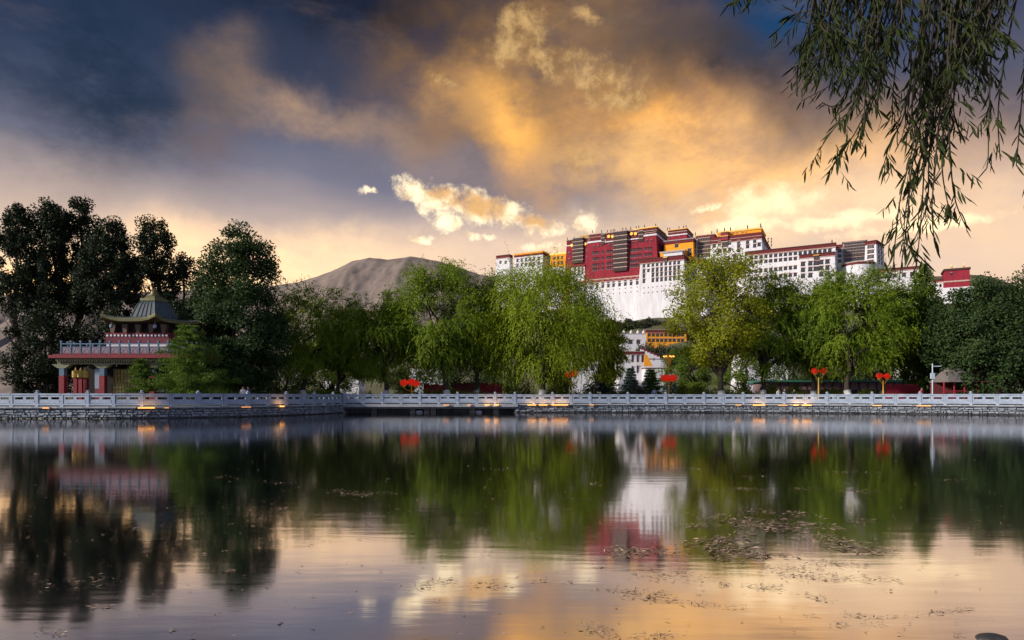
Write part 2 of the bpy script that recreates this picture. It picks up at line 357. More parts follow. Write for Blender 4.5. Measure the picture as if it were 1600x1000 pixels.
ground = MB().add([(-9000, 76.2, GZ + .01), (9000, 76.2, GZ + .01), (9000, 9000, GZ + .01), (-9000, 9000, GZ + .01)], [(0, 1, 2, 3)], 'ground_soil').build('ground'); tag(ground, kind='structure')
lawn = [(x, max(y, 60 if x < -16 else 0)) for x, y in front]
vs = []; fs = []
for x, y in front:
    yy = y + (2.6 if not (-17.7 < x < .3) else 1.0); vs += [(x, yy, GZ + .03), (x, 79, GZ + .03)]
for i in range(len(front) - 1): fs.append((2 * i, 2 * i + 2, 2 * i + 3, 2 * i + 1))
tag(MB().add(vs, fs, 'ground_soil').build('planting_bed'), kind='structure')
nb = grid_mesh('near_bank', *(lambda X, Y: (X, Y, .30 - .55 * sst(2.2, 3.7, Y + .25 * np.sin(X * 1.3)) + .05 * fbm(X * 1.5, Y * 1.5)))(*np.meshgrid(np.linspace(-60, 60, 160), np.concatenate([np.linspace(-120, 0, 20), np.linspace(.3, 3.9, 16)]))), 'near_soil')
tag(nb, kind='structure')

# mountain far behind, ridge read off the photo at 3 km
ridge = np.array([(-400, 470), (0, 462), (250, 455), (400, 450), (470, 440), (520, 424), (552, 408), (578, 402), (606, 406), (640, 401), (668, 405), (700, 412), (745, 428), (800, 440), (900, 446), (1100, 452), (1500, 458), (2200, 470)], float)
px = np.linspace(-400, 2200, 900); D = 3000.0
rz_ = EYE + (HOR - np.interp(px, ridge[:, 0], ridge[:, 1])) * D / F
vv = np.linspace(0, 1, 130)[:, None]
Y = 1900 + 1100 * vv + 0 * px; X = (px - 800) * D / F + 0 * vv
prof = sst(0, 1, vv) * .55 + .45 * vv
gul = np.abs(fbm(X * .009, Y * .0025, 6) - .5) * 2; gul2 = np.abs(fbm(X * .03 + 9, Y * .009, 5) - .5) * 2
Z = rz_ * prof - (gul * 45 + gul2 * 13) * np.sin(np.clip(vv * 1.02, 0, 1) * math.pi) ** .8 + (fbm(X * .02, 0 * Y + 3) - .5) * 9
tag(grid_mesh('mountain', X, Y, Z, 'mountain_rock'), kind='structure')

# palace frame: s runs along the facades (to the right and nearer), t into the hill
PA = R(28); OX, OY = 90.0, 500.0; CA, SA = math.cos(PA), math.sin(PA)
def st_of(X, Y): dx, dy = X - OX, Y - OY; return dx * CA - dy * SA, dx * SA + dy * CA
def hill_z(X, Y):
    s, t = st_of(X, Y)
    e = sst(-250, -135, s) * (1 - sst(225, 330, s)) * (1 - sst(110, 260, t))
    return GZ - 1 + e * (56 * sst(-262, -22, t) + 26 * sst(-8, 30, t) + 9 * (fbm(X * .03, Y * .03) - .5) * sst(-262, -150, t))
X, Y = np.meshgrid(np.linspace(-260, 480, 150), np.linspace(180, 900, 150))
tag(grid_mesh('palace_hill', X, Y, hill_z(X, Y), 'hill_soil'), kind='structure')
def hz(x, y): return float(hill_z(np.array(float(x)), np.array(float(y))))

# ------------------------------------------------------------------ embankments, bridge, balustrades
rnd = random.Random(4)
def lerp_path(path):
    L = [0]
    for a, b in zip(path, path[1:]): L.append(L[-1] + (b - a).length)
    def at(d):
        d = min(max(d, 0), L[-1] - 1e-6)
        i = max(k for k in range(len(L)) if L[k] <= d)
        i = min(i, len(path) - 2); t = (d - L[i]) / max(L[i + 1] - L[i], 1e-9)
        return path[i].lerp(path[i + 1], t), (path[i + 1] - path[i]).normalized()
    return at, L[-1]
def embankment(path, label):
    at, n = lerp_path(path); p0 = at(n / 2)[0]
    e = thing('embankment', label, 'embankment', (p0.x, p0.y, 0), group='stone banks of the lake')
    o = Vector((p0.x, p0.y, 0))
    core = MB(); vs = []; fs = []; K = int(n / .8)
    for k in range(K + 1):
        p, d = at(n * k / K); nn = Vector((d.y, -d.x, 0)); p = p - o
        for off, z in ((.05, -.6), (-.02, .80), (-.5, .80), (-.5, -.6)): q = p + nn * off; vs.append((q.x, q.y, z))
    for k in range(K):
        for j in range(4): fs.append((k * 4 + j, k * 4 + 4 + j, k * 4 + 4 + (j + 1) % 4, k * 4 + (j + 1) % 4))
    core.add(vs, fs, 'mortar').build('core', e)
    st = MB(); z = -.25; row = 0
    while z < .79:
        h = min(rnd.uniform(.13, .22), .80 - z)
        if h < .05: break
        d = rnd.uniform(0, .3)
        while d < n - .15:
            w = rnd.uniform(.16, .72); w = min(w, n - d - .01); p, dd = at(d + w / 2); nn = Vector((dd.y, -dd.x, 0)); p = p - o
            pr = .05 + rnd.uniform(.02, .10) + .05 * (1 - z); g = .018; j = [rnd.uniform(-.045, .045) for _ in range(8)]
            a = p - dd * (w / 2 - g); b = p + dd * (w / 2 - g); vs = []
            for (q, zz, f, i) in ((a, z + g, 0, 0), (b, z + g, 0, 1), (b, z + h - g, 0, 2), (a, z + h - g, 0, 3)):
                v = q - nn * .03; vs.append((v.x, v.y, zz + j[i]))
            for (q, zz, i) in ((a + dd * .03, z + g + .02, 4), (b - dd * .03, z + g + .02, 5), (b - dd * .04, z + h - g - .02, 6), (a + dd * .04, z + h - g - .02, 7)):
                v = q + nn * (pr + j[i] * .8); vs.append((v.x, v.y, zz + j[i - 4]))
            st.add(vs, [(4, 5, 6, 7), (0, 1, 5, 4), (1, 2, 6, 5), (2, 3, 7, 6), (3, 0, 4, 7)], 'stone_wet' if z < .06 else 'rubble'); d += w
        z += h
    tag(st.build('stone_facing', e), kind='stuff')
    d = 0; me_cache = {}
    while d < n - .3:                                  # coping slabs
        w = min(1.95, n - d); p, dd = at(d + w / 2); key = round(w, 2)
        if key not in me_cache: me_cache[key] = MB().box(-w / 2 + .006, w / 2 - .006, -.26, .36, 0, .125, 'ledge_stone').mesh('coping_slab')
        put('coping_slab', me_cache[key], e, (p.x - o.x, p.y - o.y, .80), math.atan2(dd.y, dd.x)); d += w
    return e
embankment(PATH_L, 'rubble stone embankment curving left of the footbridge, below the pavilion')
embankment(PATH_R, 'rubble stone embankment right of the footbridge, running to the right edge')

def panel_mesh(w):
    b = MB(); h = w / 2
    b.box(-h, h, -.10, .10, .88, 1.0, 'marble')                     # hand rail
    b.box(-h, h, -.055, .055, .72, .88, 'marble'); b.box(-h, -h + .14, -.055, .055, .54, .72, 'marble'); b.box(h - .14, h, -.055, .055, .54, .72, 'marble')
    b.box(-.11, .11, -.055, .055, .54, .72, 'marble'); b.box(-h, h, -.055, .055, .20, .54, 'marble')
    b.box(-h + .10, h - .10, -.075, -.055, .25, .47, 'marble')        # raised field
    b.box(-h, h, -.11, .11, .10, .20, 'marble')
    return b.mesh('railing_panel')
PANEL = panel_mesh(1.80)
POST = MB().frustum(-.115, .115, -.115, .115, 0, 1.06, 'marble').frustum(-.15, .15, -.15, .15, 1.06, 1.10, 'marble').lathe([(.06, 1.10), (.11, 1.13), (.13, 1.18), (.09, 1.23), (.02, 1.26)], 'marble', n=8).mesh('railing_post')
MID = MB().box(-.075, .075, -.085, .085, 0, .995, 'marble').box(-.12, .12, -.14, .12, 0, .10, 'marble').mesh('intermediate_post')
def balustrade(path, label, z0, start=0.0):
    at, n = lerp_path(path); p0 = at(n / 2)[0]; o = Vector((p0.x, p0.y, z0))
    e = thing('stone_balustrade', label, 'railing', o, group='marble railings along the lake')
    K = int(round(n / 1.96)); st = n / K
    for k in range(K + 1):
        p, d = at(st * k); put('post' if k % 2 == 0 else 'intermediate_post', POST if k % 2 == 0 else MID, e, (p.x - o.x, p.y - o.y, 0), math.atan2(d.y, d.x))
        if k < K:
            a, b = at(st * k)[0], at(st * (k + 1))[0]; c = (a + b) / 2; d = b - a
            put('railing_panel', PANEL, e, (c.x - o.x, c.y - o.y, 0), math.atan2(d.y, d.x), (d.length / 1.96 * .985, 1, 1))
    return e
def shift(path, off): 
    out = []
    for i, p in enumerate(path):
        d = (path[min(i + 1, len(path) - 1)] - path[max(i - 1, 0)]).normalized(); out.append(p + Vector((-d.y, d.x, 0)) * off)
    return out
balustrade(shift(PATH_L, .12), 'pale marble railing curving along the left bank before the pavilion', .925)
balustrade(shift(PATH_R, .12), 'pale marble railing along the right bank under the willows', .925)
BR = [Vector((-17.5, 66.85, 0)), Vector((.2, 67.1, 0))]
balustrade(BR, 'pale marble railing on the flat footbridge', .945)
fb = thing('footbridge', 'low flat stone footbridge over the inlet between the two banks', 'bridge', (-8.7, 67, 0))
MB().box(-9.2, 9.3, -.45, 3.9, .62, .93, 'ledge_stone').build('deck', fb)
MB().box(-9.0, 9.1, -.30, 3.7, .45, .62, 'mortar').build('girder', fb)
MB().box(-11, 11, 3.3, 4.2, -.6, .61, 'ledge_stone').build('abutment_wall', fb)
MB().box(-9.55, -8.93, .1, 3.297, -.6, .61, 'ledge_stone').build('wing_wall', fb); MB().box(8.95, 9.5, .1, 3.297, -.6, .61, 'ledge_stone').build('wing_wall', fb)
for x in (645, 667, 677, 738, 585, 775):
    xx = XZ(x, 67.2) + 8.7; MB().box(xx - .28, xx + .28, .1, .9, -.6, .46, 'stone_wet').build('pier', fb)
for x in (655, 748):
    xx = XZ(x, 67.2) + 8.7; MB().frustum(xx - .3, xx + .3, .3, .8, -.6, .22, 'ledge_stone', .06, .06).build('footing', fb)

# lamps lit along the ledge, warm light on the stone and in the water
def path_px(px):
    best = min((p for pa in (PATH_L, BR if False else PATH_B, PATH_R) for p in pa), key=lambda p: abs(800 + F * p.x / p.y - px)); i = None
    for pa in (PATH_L, PATH_B, PATH_R):
        if best in pa: i = pa.index(best); d = (pa[min(i + 1, len(pa) - 1)] - pa[max(i - 1, 0)]).normalized()
    return best, d
lamps = [(75, .5, 0), (228, 1.15, 1), (262, .3, 0), (380, .8, 0), (437, .5, 1), (700, .6, 0), (733, .4, 0), (761, .5, 1), (777, .5, 1), (832, .9, 1), (850, .9, 1), (867, .9, 1), (880, .9, 1), (924, .5, 0), (1152, .6, 0), (1187, 1.2, 1), (1222, .9, 0), (1242, .5, 1), (1261, .9, 1), (1370, .8, 0), (1442, 1.2, 0)]
where = {75: 'near the left picture edge', 228: 'long bright one in front of the pavilion', 262: 'short one below the pine', 380: 'left of the bright corner lamp', 437: 'bright one on the left bank bend', 700: 'in the middle of the footbridge', 733: 'right of the footbridge middle', 761: 'near the footbridge right end', 777: 'at the footbridge right end', 832: 'first of four right of the bridge', 850: 'second of four right of the bridge', 867: 'third of four right of the bridge', 880: 'last of four right of the bridge', 924: 'alone below the white town houses', 1152: 'dim one below the yellowish tree', 1187: 'bright long one right of the yellowish tree', 1222: 'left of the standing people', 1242: 'below the standing people', 1261: 'right of the standing people', 1370: 'dim one below the right lantern pair', 1442: 'long dim one toward the right end'}
for px, w, hot in lamps:
    p, d = path_px(px); nn = Vector((d.y, -d.x, 0)); q = p + nn * (.30 if not 545 < px < 800 else .52); rz = math.atan2(d.y, d.x)
    e = thing('ledge_lamp', 'warm lit strip lamp on the bank ledge, ' + where[px], 'lamp', (q.x, q.y, .76), rz, 'lamps along the bank ledge')
    MB().box(-w / 2 - .03, w / 2 + .03, -.03, .06, .10, .14, 'dark_metal').build('housing', e)
    MB().box(-w / 2, w / 2, -.05, .0, .02, .099, 'lamp_glow' if hot else 'lamp_glow_dim').build('diffuser', e)
    if hot:                                           # the lamp's own light, thrown back on the railing foot
        ld = bpy.data.lights.new('lamp_light', 'AREA'); ld.shape = 'RECTANGLE'; ld.size = w; ld.size_y = .12; ld.energy = 5; ld.color = (1, .45, .13)
        lo_ = bpy.data.objects.new('lamp_light', ld); COL.objects.link(lo_); lo_.parent = e; lo_.location = (0, -.16, .24); lo_.rotation_euler = (R(112), 0, 0)   # shielded, faces the railing
# ------------------------------------------------------------------ the palace on its hill
def S_(px, t): k = (px - 800) / F; return (k * OY - OX + t * (k * CA - SA)) / (CA + k * SA)
def T_(px, s): k = (px - 800) / F; return (k * (OY - s * SA) - OX - s * CA) / (SA - k * CA)
def Yst(s, t): return OY - s * SA + t * CA
def Zst(py, s, t): return EYE + (HOR - py) * Yst(s, t) / F
def W_(s, t, z=0): return Vector((OX + s * CA + t * SA, Yst(s, t), z))
def window_mesh(kind):
    b = MB()
    if kind == 'white':
        b.add([(-.62, -.10, -.5), (.62, -.10, -.5), (.5, -.10, .42), (-.5, -.10, .42), (-.62, .1, -.5), (.62, .1, -.5), (.5, .1, .42), (-.5, .1, .42)], [(0, 1, 2, 3), (1, 5, 6, 2), (4, 0, 3, 7), (3, 2, 6, 7), (0, 4, 5, 1)], 'window_black')
        b.box(-.34, .34, -.13, -.10, -.36, .36, 'window_pane'); b.box(-.03, .03, -.17, -.13, -.36, .36, 'bronze'); b.box(-.34, .34, -.165, -.13, 0, .05, 'bronze')
        b.frustum(-.60, .60, -.42, .05, .42, .58, 'awning')
    elif kind == 'red':
        b.box(-.5, .5, -.12, .1, -.5, .42, 'window_black'); b.box(-.3, .3, -.15, -.12, -.32, .3, 'window_pane'); b.box(-.6, .6, -.36, .05, .42, .54, 'stripe_dark'); b.box(-.55, .55, -.22, .05, -.58, -.5, 'awning')
    elif kind == 'slot':
        b.box(-.5, .5, -.06, .1, -.5, .5, 'awning'); b.box(-.25, .25, -.08, -.06, -.4, .4, 'window_black')
    elif kind == 'tall':
        b.box(-.5, .5, -.12, .1, -.5, .5, 'window_black'); b.box(-.32, .32, -.16, -.12, -.45, .45, 'window_pane')
        for z in (-.25, 0, .25): b.box(-.32, .32, -.19, -.16, z - .02, z + .02, 'bronze')
        b.box(-.6, .6, -.4, .05, .5, .56, 'awning')
    return b.mesh('window')
WIN = {k: window_mesh(k) for k in ('white', 'red', 'slot', 'tall')}
FIN = MB().lathe([(.5, 0), (.5, .4), (.32, .5), (.42, 1.0), (.42, 2.4), (.55, 2.5), (.3, 2.8), (.12, 3.3), (.02, 3.8)], 'bronze', n=8).mesh('finial')
FING = MB().lathe([(.6, 0), (.4, .3), (.5, .9), (.3, 1.3), (.42, 1.7), (.15, 2.2), (.03, 3.2)], 'gilt', n=8).mesh('finial')
DISC = MB().tube([(0, -.35, 0), (0, .1, 0)], 1.25, 'gilt', 14).mesh('gilded_disc')
class Bld:
    def __init__(s, name, label, px, t, zb=55.0, cat='building', group=None):
        s.s0, s.t0, s.z0 = S_(px, t), t, zb
        s.boxes = []; w = W_(s.s0, t, zb); s.e = thing(name, label, cat, w, -PA, group)
    def loc(s, a, t, z): return (a - s.s0, t - s.t0, z - s.z0)
    def block(s, part, px0, px1, py, t, depth, m='limewash', bat=.06, zb=None, pxr=None, pxs=None):
        a, b = S_(px0, t), S_(px1, t); zt = Zst(py, S_(pxr or (px0 + px1) / 2, t), t); zb = s.z0 if zb is None else zb
        if pxs: depth = T_(pxs, b) - t
        h = zt - zb; x, y, z = s.loc(a, t, 0)
        MB().frustum(x, x + b - a, y, y + depth, zb - s.z0, zt - s.z0, m, bat * h, bat * h).build(part, s.e)
        s.boxes.append((a, b, t, t + depth, zt)); return dict(a=a, b=b, t=t, d=depth, zt=zt, zb=zb, bat=bat)
    def band(s, part, r, dz0, dz1, proj, m, a=None, b=None):          # ring of trim round a block, heights measured from its top
        z0, z1 = r['zt'] + dz0, r['zt'] + dz1; ex = r['bat'] * max(0, -dz0) + proj
        x, y, _ = s.loc(r['a'] if a is None else S_(a, r['t']), r['t'], 0); w = (r['b'] if b is None else S_(b, r['t'])) - (r['a'] if a is None else S_(a, r['t']))
        s.boxes.append((x - ex + s.s0, x + w + ex + s.s0, y - ex + s.t0, y + r['d'] + proj + s.t0, z1)); return MB().box(x - ex, x + w + ex, y - ex, y + r['d'] + proj, z0 - s.z0, z1 - s.z0, m).build(part, s.e)
    def cap(s, r, h=2.6, proj=.5):                                    # maroon frieze with pale course below and coping above
        s.band('frieze', r, -h, -.35, proj * .4, 'frieze'); s.band('string_course', r, -h - .45, -h - .003, proj * .8, 'stripe_pale'); s.band('coping', r, -.345, .25, proj, 'stripe_dark')
    def on(s, r, px, py):
        t = r['t']
        for _ in range(3):
            a = S_(px, t); z = Zst(py, a, t); t = r['t'] - r['bat'] * (r['zt'] - z)
        return a, t, z
    def win(s, r, px, py, w, h, kind='white', part='window'):
        a, t, z = s.on(r, px, py); return put(part, WIN[kind], s.e, s.loc(a, t - .02, z), 0, (w, 1.6, h))
    def swin(s, r, px, py, w, h, kind='white'):
        a = r['b']
        for _ in range(3):
            t = T_(px, a); z = Zst(py, a, t); a = r['b'] + r['bat'] * (r['zt'] - z)
        return put('window', WIN[kind], s.e, s.loc(a + .02, t, z), R(90), (w, 1.6, h))
    def bay(s, r, px0, px1, py0, py1, n, proj=1.2, dark='stripe_dark', pale='stripe_pale', skirt=True):   # stack of glazed balconies
        a0, t0, z1 = s.on(r, px0, py0); a1, _, _ = s.on(r, px1, py0); _, tb, z0 = s.on(r, (px0 + px1) / 2, py1)
        x0, y0, _ = s.loc(a0, tb, 0); x1 = s.loc(a1, 0, 0)[0]
        b = MB().box(x0, x1, y0 - proj, y0 + 4, z0 - s.z0, z1 - s.z0, dark).build('balcony_bay', s.e)
        hh = (z1 - z0) / n
        for i in range(n):
            zz = z0 - s.z0 + hh * i
            MB().box(x0 - .25, x1 + .25, y0 - proj - .35, y0 + 4.1, zz + hh * .80, zz + hh * .97, pale).build('balcony_awning', s.e)
            m = MB(); k = max(2, int((x1 - x0) / 1.6))
            for j in range(k): u = x0 + (x1 - x0) * (j + .5) / k; m.box(u - .45, u + .45, y0 - proj - .08, y0 - proj, zz + hh * .3, zz + hh * .75, 'window_pane')
            m.build('balcony_glazing', s.e)
    def finial(s, px, py, t, sc=1.0, gold=False):
        a = S_(px, t); z = max([q[4] - .02 for q in s.boxes if q[0] - .3 <= a <= q[1] + .3 and q[2] <= t <= q[3]] or [Zst(py, a, t)]); return put('finial', FING if gold else FIN, s.e, s.loc(a, t, z), 0, (sc,) * 3)
    def disc(s, r, px, py, proj=.4):
        a, t, z = s.on(r, px, py); return put('gilded_disc', DISC, s.e, s.loc(a, t - proj, z))
def sl(py, px, ref, k=.098): return py - k * (px - ref)

# the great red central palace
b = Bld('red_palace', 'deep red central palace with dark balcony stacks and gilded discs above the white wall', 972, 0)
E = b.block('wall', 919, 1025, 371, 0, 40, 'red_wall', .075, pxr=972, pxs=1044)
b.band('white_cornice', E, -1.5, -.2, .5, 'limewash')
b.band('frieze', E, -.195, 4.6, -.3, 'frieze')
for q in (.9, 2.4, 3.9): b.band('string_course', E, q, q + .4, .25, 'stripe_pale')
b.band('coping', E, 4.605, 5.1, .3, 'bronze')
tier = lambda nm, p0, p1, py, t, d, m, low: b.block(nm, p0, p1, py, t, d, m, 0.0, zb=E['zt'] + low)
q = tier('parapet', 990, 1026, 356.5, -.6, 26, 'frieze', 3.0); b.band('coping', q, -.3, .35, .5, 'gilt'); b.band('string_course', q, -2.6, -2.2, .2, 'stripe_pale'); E3 = q
q = tier('parapet', 946, 960.5, 363.5, -.7, 12, 'frieze', -3.4); b.band('coping', q, -.3, .3, .4, 'stripe_pale'); b.band('white_course', q, -7.4, -6.6, .3, 'limewash'); E1 = q
q = tier('parapet', 982.5, 998, 359.8, -.7, 12, 'frieze', -3.4); b.band('coping', q, -.3, .3, .4, 'stripe_pale'); b.band('white_course', q, -7.2, -6.4, .3, 'limewash'); E2 = q
q = tier('parapet', 922, 940, 365.5, -.5, 14, 'frieze', -.3); b.band('coping', q, -.3, .3, .4, 'stripe_pale'); b.band('string_course', q, -2.6, -2.2, .25, 'stripe_pale')
for p in (951.5, 957.5): b.disc(E1, p, 369.7)
for p in (987, 993.3): b.disc(E2, p, 365.5)
b.bay(E, 961, 982, 363.5, 424, 9, 1.6)
b.bay(E, 940.3, 945.6, 366, 383, 3, .5); b.bay(E, 998.5, 1005.5, 361, 378, 3, .5)
for p in (927, 930.6, 934.4, 941.5, 948.8, 952.4, 956.4):
    for y in (393.5, 403, 412.4, 419): b.win(E, p, sl(y, p, 950), 1.25, 2.4, 'red')
for p in (985.8, 989.2, 992.8, 997, 1001):
    for y in (393.3, 402.5, 411, 418): b.win(E, p, sl(y, p, 965), 1.25, 2.4, 'red')
for p in (1008.5, 1012.6, 1016.8):
    for y in (390, 399, 407): b.win(E, p, sl(y, p, 1000), 1.25, 2.4, 'red')
for p in (928.5, 935, 951.8, 957.3, 988.3, 993.6, 1011, 1018): b.win(E, p, sl(383.5, p, 950, .105), 1.0, 1.7, 'white')
for p, y in ((1031, 384), (1036, 385), (1040, 386), (1031, 395), (1036, 396)): b.swin(E, p, y, 1.3, 2.2, 'red')
for p in (962, 971, 977): b.win(E, p, sl(422.4, p, 970), 1.0, 1.6, 'white')
for p, y in ((940, 365), (949, 363), (954.5, 361), (958, 361), (960.5, 360.5), (973, 360), (978, 359.5), (985.5, 357), (994, 357), (998, 356), (1007, 354.5), (1024.5, 353.5)): b.finial(p, y + .6, 1.0, .82)
q = b.block('rear_wing', 1044, 1073, 365, 42, 24, 'red_wall', .02); b.band('white_cornice', q, -1.6, -.6, .5, 'limewash'); b.band('frieze', q, -.595, 3.2, .0, 'frieze'); b.band('string_course', q, 1.2, 1.7, .3, 'stripe_pale'); b.band('coping', q, 3.205, 3.7, .5, 'gilt')
for p in (1043, 1046.5, 1061, 1068, 1072): b.finial(p, 358.5, 43, .8)

b = Bld('red_palace_wing', 'narrow dark red wing with striped balconies and gold roof, left end of the red palace', 902, 6)
q = b.block('wall', 885.5, 921, 379, 6, 26, 'red_wall', .05); b.band('white_cornice', q, -2.2, -1.4, .4, 'limewash'); b.band('frieze', q, -.6, 2.6, .0, 'frieze'); b.band('coping', q, 2.605, 3.1, .4, 'stripe_pale')
b.bay(q, 896.5, 912.5, 373, 411.5, 7, 1.2)
for p, y in ((889.5, 396.5), (889.5, 406.5), (917, 393), (917, 403)): b.win(q, p, y, 1.2, 2.3, 'white')
for p in (894, 914.5): b.disc(q, p, sl(383, p, 900), .3)
gr = MB(); x, y, z = b.loc(S_(903.5, 9), 9, Zst(373, S_(910, 9), 9)); x2 = b.loc(S_(918, 9), 9, 0)[0]
gr.frustum(x + .8, x2 - .8, y + 3, y + 5, z, z + 3.2, 'gilt', 1.8, 3.2); gr.build('gold_roof', b.e)
for p in (903.5, 907, 910.5, 914, 917): b.finial(p, 367.5, 13, .8, True)
for p, y in ((886.5, 375.5), (897, 372.5), (925.5, 364)): b.finial(p, y, 7, .75)
w = b.block('lower_wall', 893, 913.5, 415, 0, 20, 'limewash', .05); b.band('frieze', w, -1.2, .2, .3, 'frieze')
for p in (898, 904, 910):
    for y in (418.7, 423, 427.6): b.win(w, p, sl(y, p, 904), 1.5, 2.0)

b = Bld('white_terrace_wall', 'huge plain white sloping wall with two window rows below the red palace', 985, -9)
I = b.block('wall', 904, 1068, 434.5, -9, 16, 'limewash', .10, pxr=960); b.band('frieze', I, -2.0, -.4, .25, 'red_wall'); b.band('coping', I, -.395, .5, .5, 'stripe_pale'); b.band('string_course', I, -2.5, -2.003, .3, 'stripe_pale')
for p in (915.6, 923.9, 932.7, 941.7, 950.5, 958.6, 968, 977, 986, 995.6):
    b.win(I, p, sl(439.5, p, 955), 1.7, 2.5); b.win(I, p, sl(446, p, 955), 1.7, 2.7)
    if p > 938: b.win(I, p, sl(452.6, p, 955), .8, .9, 'slot', 'vent_slot')
    if p > 945: b.win(I, p, sl(459.3, p, 955), .8, .9, 'slot', 'vent_slot')

b = Bld('white_front_block', 'white block with tall window columns and maroon parapet before the orange chapel', 1035, -15)
H = b.block('wall', 1001, 1068, 402, -15, 20, 'limewash', .065, pxr=1035, pxs=1079); b.cap(H, 3.2, .6)
for i, p in enumerate((1006, 1013, 1020, 1026.7, 1033.5, 1040.2, 1047, 1053.8, 1060.4)):
    b.win(H, p, sl(414, p, 1020, .1), 1.6, 2.7)
    if i != 1:
        for y in (422, 429.6, 437.6): b.win(H, p, sl(y, p, 1020, .1), 1.6, 3.2, 'white')
    if i == 1: b.win(H, p, sl(422, p, 1020, .1), 1.5, 2.3)
    for y in (448.5, 456.5): b.win(H, p, sl(y, p, 1020, .1), .8, .9, 'slot', 'vent_slot')
b.bay(H, 1037.5, 1043, 402, 409, 1, 1.0, 'bronze', 'gilt')
for y in (412, 418, 424, 430, 436):
    for p in (1071, 1075.5): b.swin(H, p, y, 2.6, 1.9)
tr = b.block('roof_pavilion', 1037, 1066, 393.5, -4, 12, 'limewash', 0, zb=H['zt'] - 1); b.band('coping', tr, -.5, .4, .7, 'roof_grey')

b = Bld('orange_chapel', 'bright orange chapel with grey roof beside the red palace', 1062, 6)
G = b.block('wall', 1038, 1083, 379, 6, 16, 'ochre', .03, pxs=1091); b.band('frieze', G, -.5, 1.6, .5, 'frieze'); b.band('roof', G, 1.605, 2.3, 1.0, 'roof_grey')
for p, y in ((1057, 384), (1068, 398), (1077, 397), (1077, 391)): b.win(G, p, y, 2.4, 2.6)
for p, y in ((1086, 384), (1089, 385), (1086, 393), (1089, 394), (1087.5, 400)): b.swin(G, p, y, 1.5, 2.6)
q = b.block('terrace', 1031, 1070, 392.5, 1, 8, 'ochre', .02); b.band('coping', q, -.5, .4, .4, 'stripe_pale')
b.finial(1086, 369.5, 14, .8)

b = Bld('low_white_annex', 'small white annex with maroon parapet right of the orange chapel', 1090, -6)
q = b.block('wall', 1078, 1101, 405.5, -6, 14, 'limewash', .05); b.cap(q, 3.0, .5)
for p in (1086.5, 1095): b.win(q, p, 414, 1.7, 2.6); b.win(q, p, 421.5, 1.7, 2.6)

b = Bld('striped_gallery', 'pale gallery with rows of striped balconies between orange chapel and white palace', 1100, 14)
q = b.block('wall', 1088, 1116, 371, 14, 18, 'limewash', .03); b.band('frieze', q, -.6, 1.5, .3, 'frieze'); b.band('coping', q, 1.505, 2.0, .6, 'stripe_pale')
b.bay(q, 1090.5, 1110, 372.5, 401, 5, .8, 'bronze', 'stripe_pale')
b.finial(1086.5, 367.8, 15, .8); b.finial(1112, 364.5, 15, .8)

b = Bld('white_palace', 'tall white palace block crowned by a yellow and maroon gallery', 1150, 10)
K = b.block('wall', 1111, 1190, 374, 10, 30, 'limewash', .05, pxs=1208)
b.band('frieze', K, -1.4, 3.4, .1, 'frieze'); b.band('string_course', K, .6, 1.0, .35, 'stripe_pale'); b.band('white_course', K, -1.9, -1.403, .3, 'stripe_pale')
up = b.block('upper_gallery', 1122, 1189, 360.5, 12, 24, 'maroon_paint' if False else 'frieze', 0, zb=K['zt'] + 3.2)
b.band('gilt_fascia', up, -3.4, -.6, .25, 'ochre'); b.band('gold_roof', up, -.595, .4, .8, 'gilt')
for p in (1127, 1134, 1146, 1152, 1160, 1166): b.win(up, p, sl(366.3, p, 1150, .09), 1.6, 2.2)
for p, y in ((1116, 384), (1124, 381), (1140, 379.5), (1154, 378.5), (1154, 384.5), (1154, 391), (1168, 378.5), (1168, 385), (1179, 376.5), (1179, 384), (1124, 392), (1132, 391), (1140, 390), (1186, 382), (1148, 400), (1166, 397)): b.win(K, p, y, 1.9, 2.8)
b.bay(K, 1128, 1137, 377.5, 385.5, 1, .7, 'bronze', 'stripe_pale'); b.bay(K, 1127, 1138, 363, 375.5, 2, 1.6, 'crimson_paint', 'gilt')
for p in (1195, 1200, 1205):
    for y in (374, 379, 384): b.swin(K, p, y, 2.4, 1.7)
for p, y in ((1120.5, 359), (1132, 358.5), (1141.5, 357.5), (1168, 355.8), (1188.5, 356.5)): b.finial(p, y, 12, .95)
for tt in (18, 26, 34): put('finial', FIN, b.e, b.loc(up['b'] - .6, tt, up['zt'] + .38), 0, (.9,) * 3)

b = Bld('long_white_wing', 'long white wing with four rows of dark windows under a maroon parapet', 1236, -14)
Lw = b.block('wall', 1167, 1305, 386.6, -14, 24, 'limewash', .05, pxr=1236); b.cap(Lw, 2.4, .6)
for i in range(17):
    p = 1173.4 + 7.68 * i
    for y, h in ((399.8, 2.3), (407.6, 2.3), (421.5, 2.6), (432.8, 2.6)):
        if p > 1248 and y > 400: continue
        b.win(Lw, p, sl(y, p, 1205, .1), 1.75, h)
b.finial(1300, 376.5, -10, .9)
q = b.block('return_wall', 1298, 1322, 383, -1, 10, 'limewash', .03); b.cap(q, 2.2, .4)
for y in (392, 400, 408): b.win(q, 1312, y, 1.9, 2.3)
L2 = b.block('projecting_bay', 1249.5, 1304, 396.2, -18, 8, 'limewash', .05, pxr=1277); b.cap(L2, 2.2, .5)
for p in (1254.5, 1266, 1283, 1292.7):
    for y in (410.3, 419.5, 429): b.win(L2, p, sl(y, p, 1277, .1), 2.2, 3.0)
b.bay(L2, 1271.5, 1279.5, 398.5, 406, 1, .8, 'bronze', 'gilt'); b.win(L2, 1275.3, 411, 2.9, 3.0); b.win(L2, 1275.3, 420, 2.9, 3.0)
q = b.block('link_tower', 1146, 1168, 412, -4, 12, 'limewash', .05); b.cap(q, 3.2, .5)
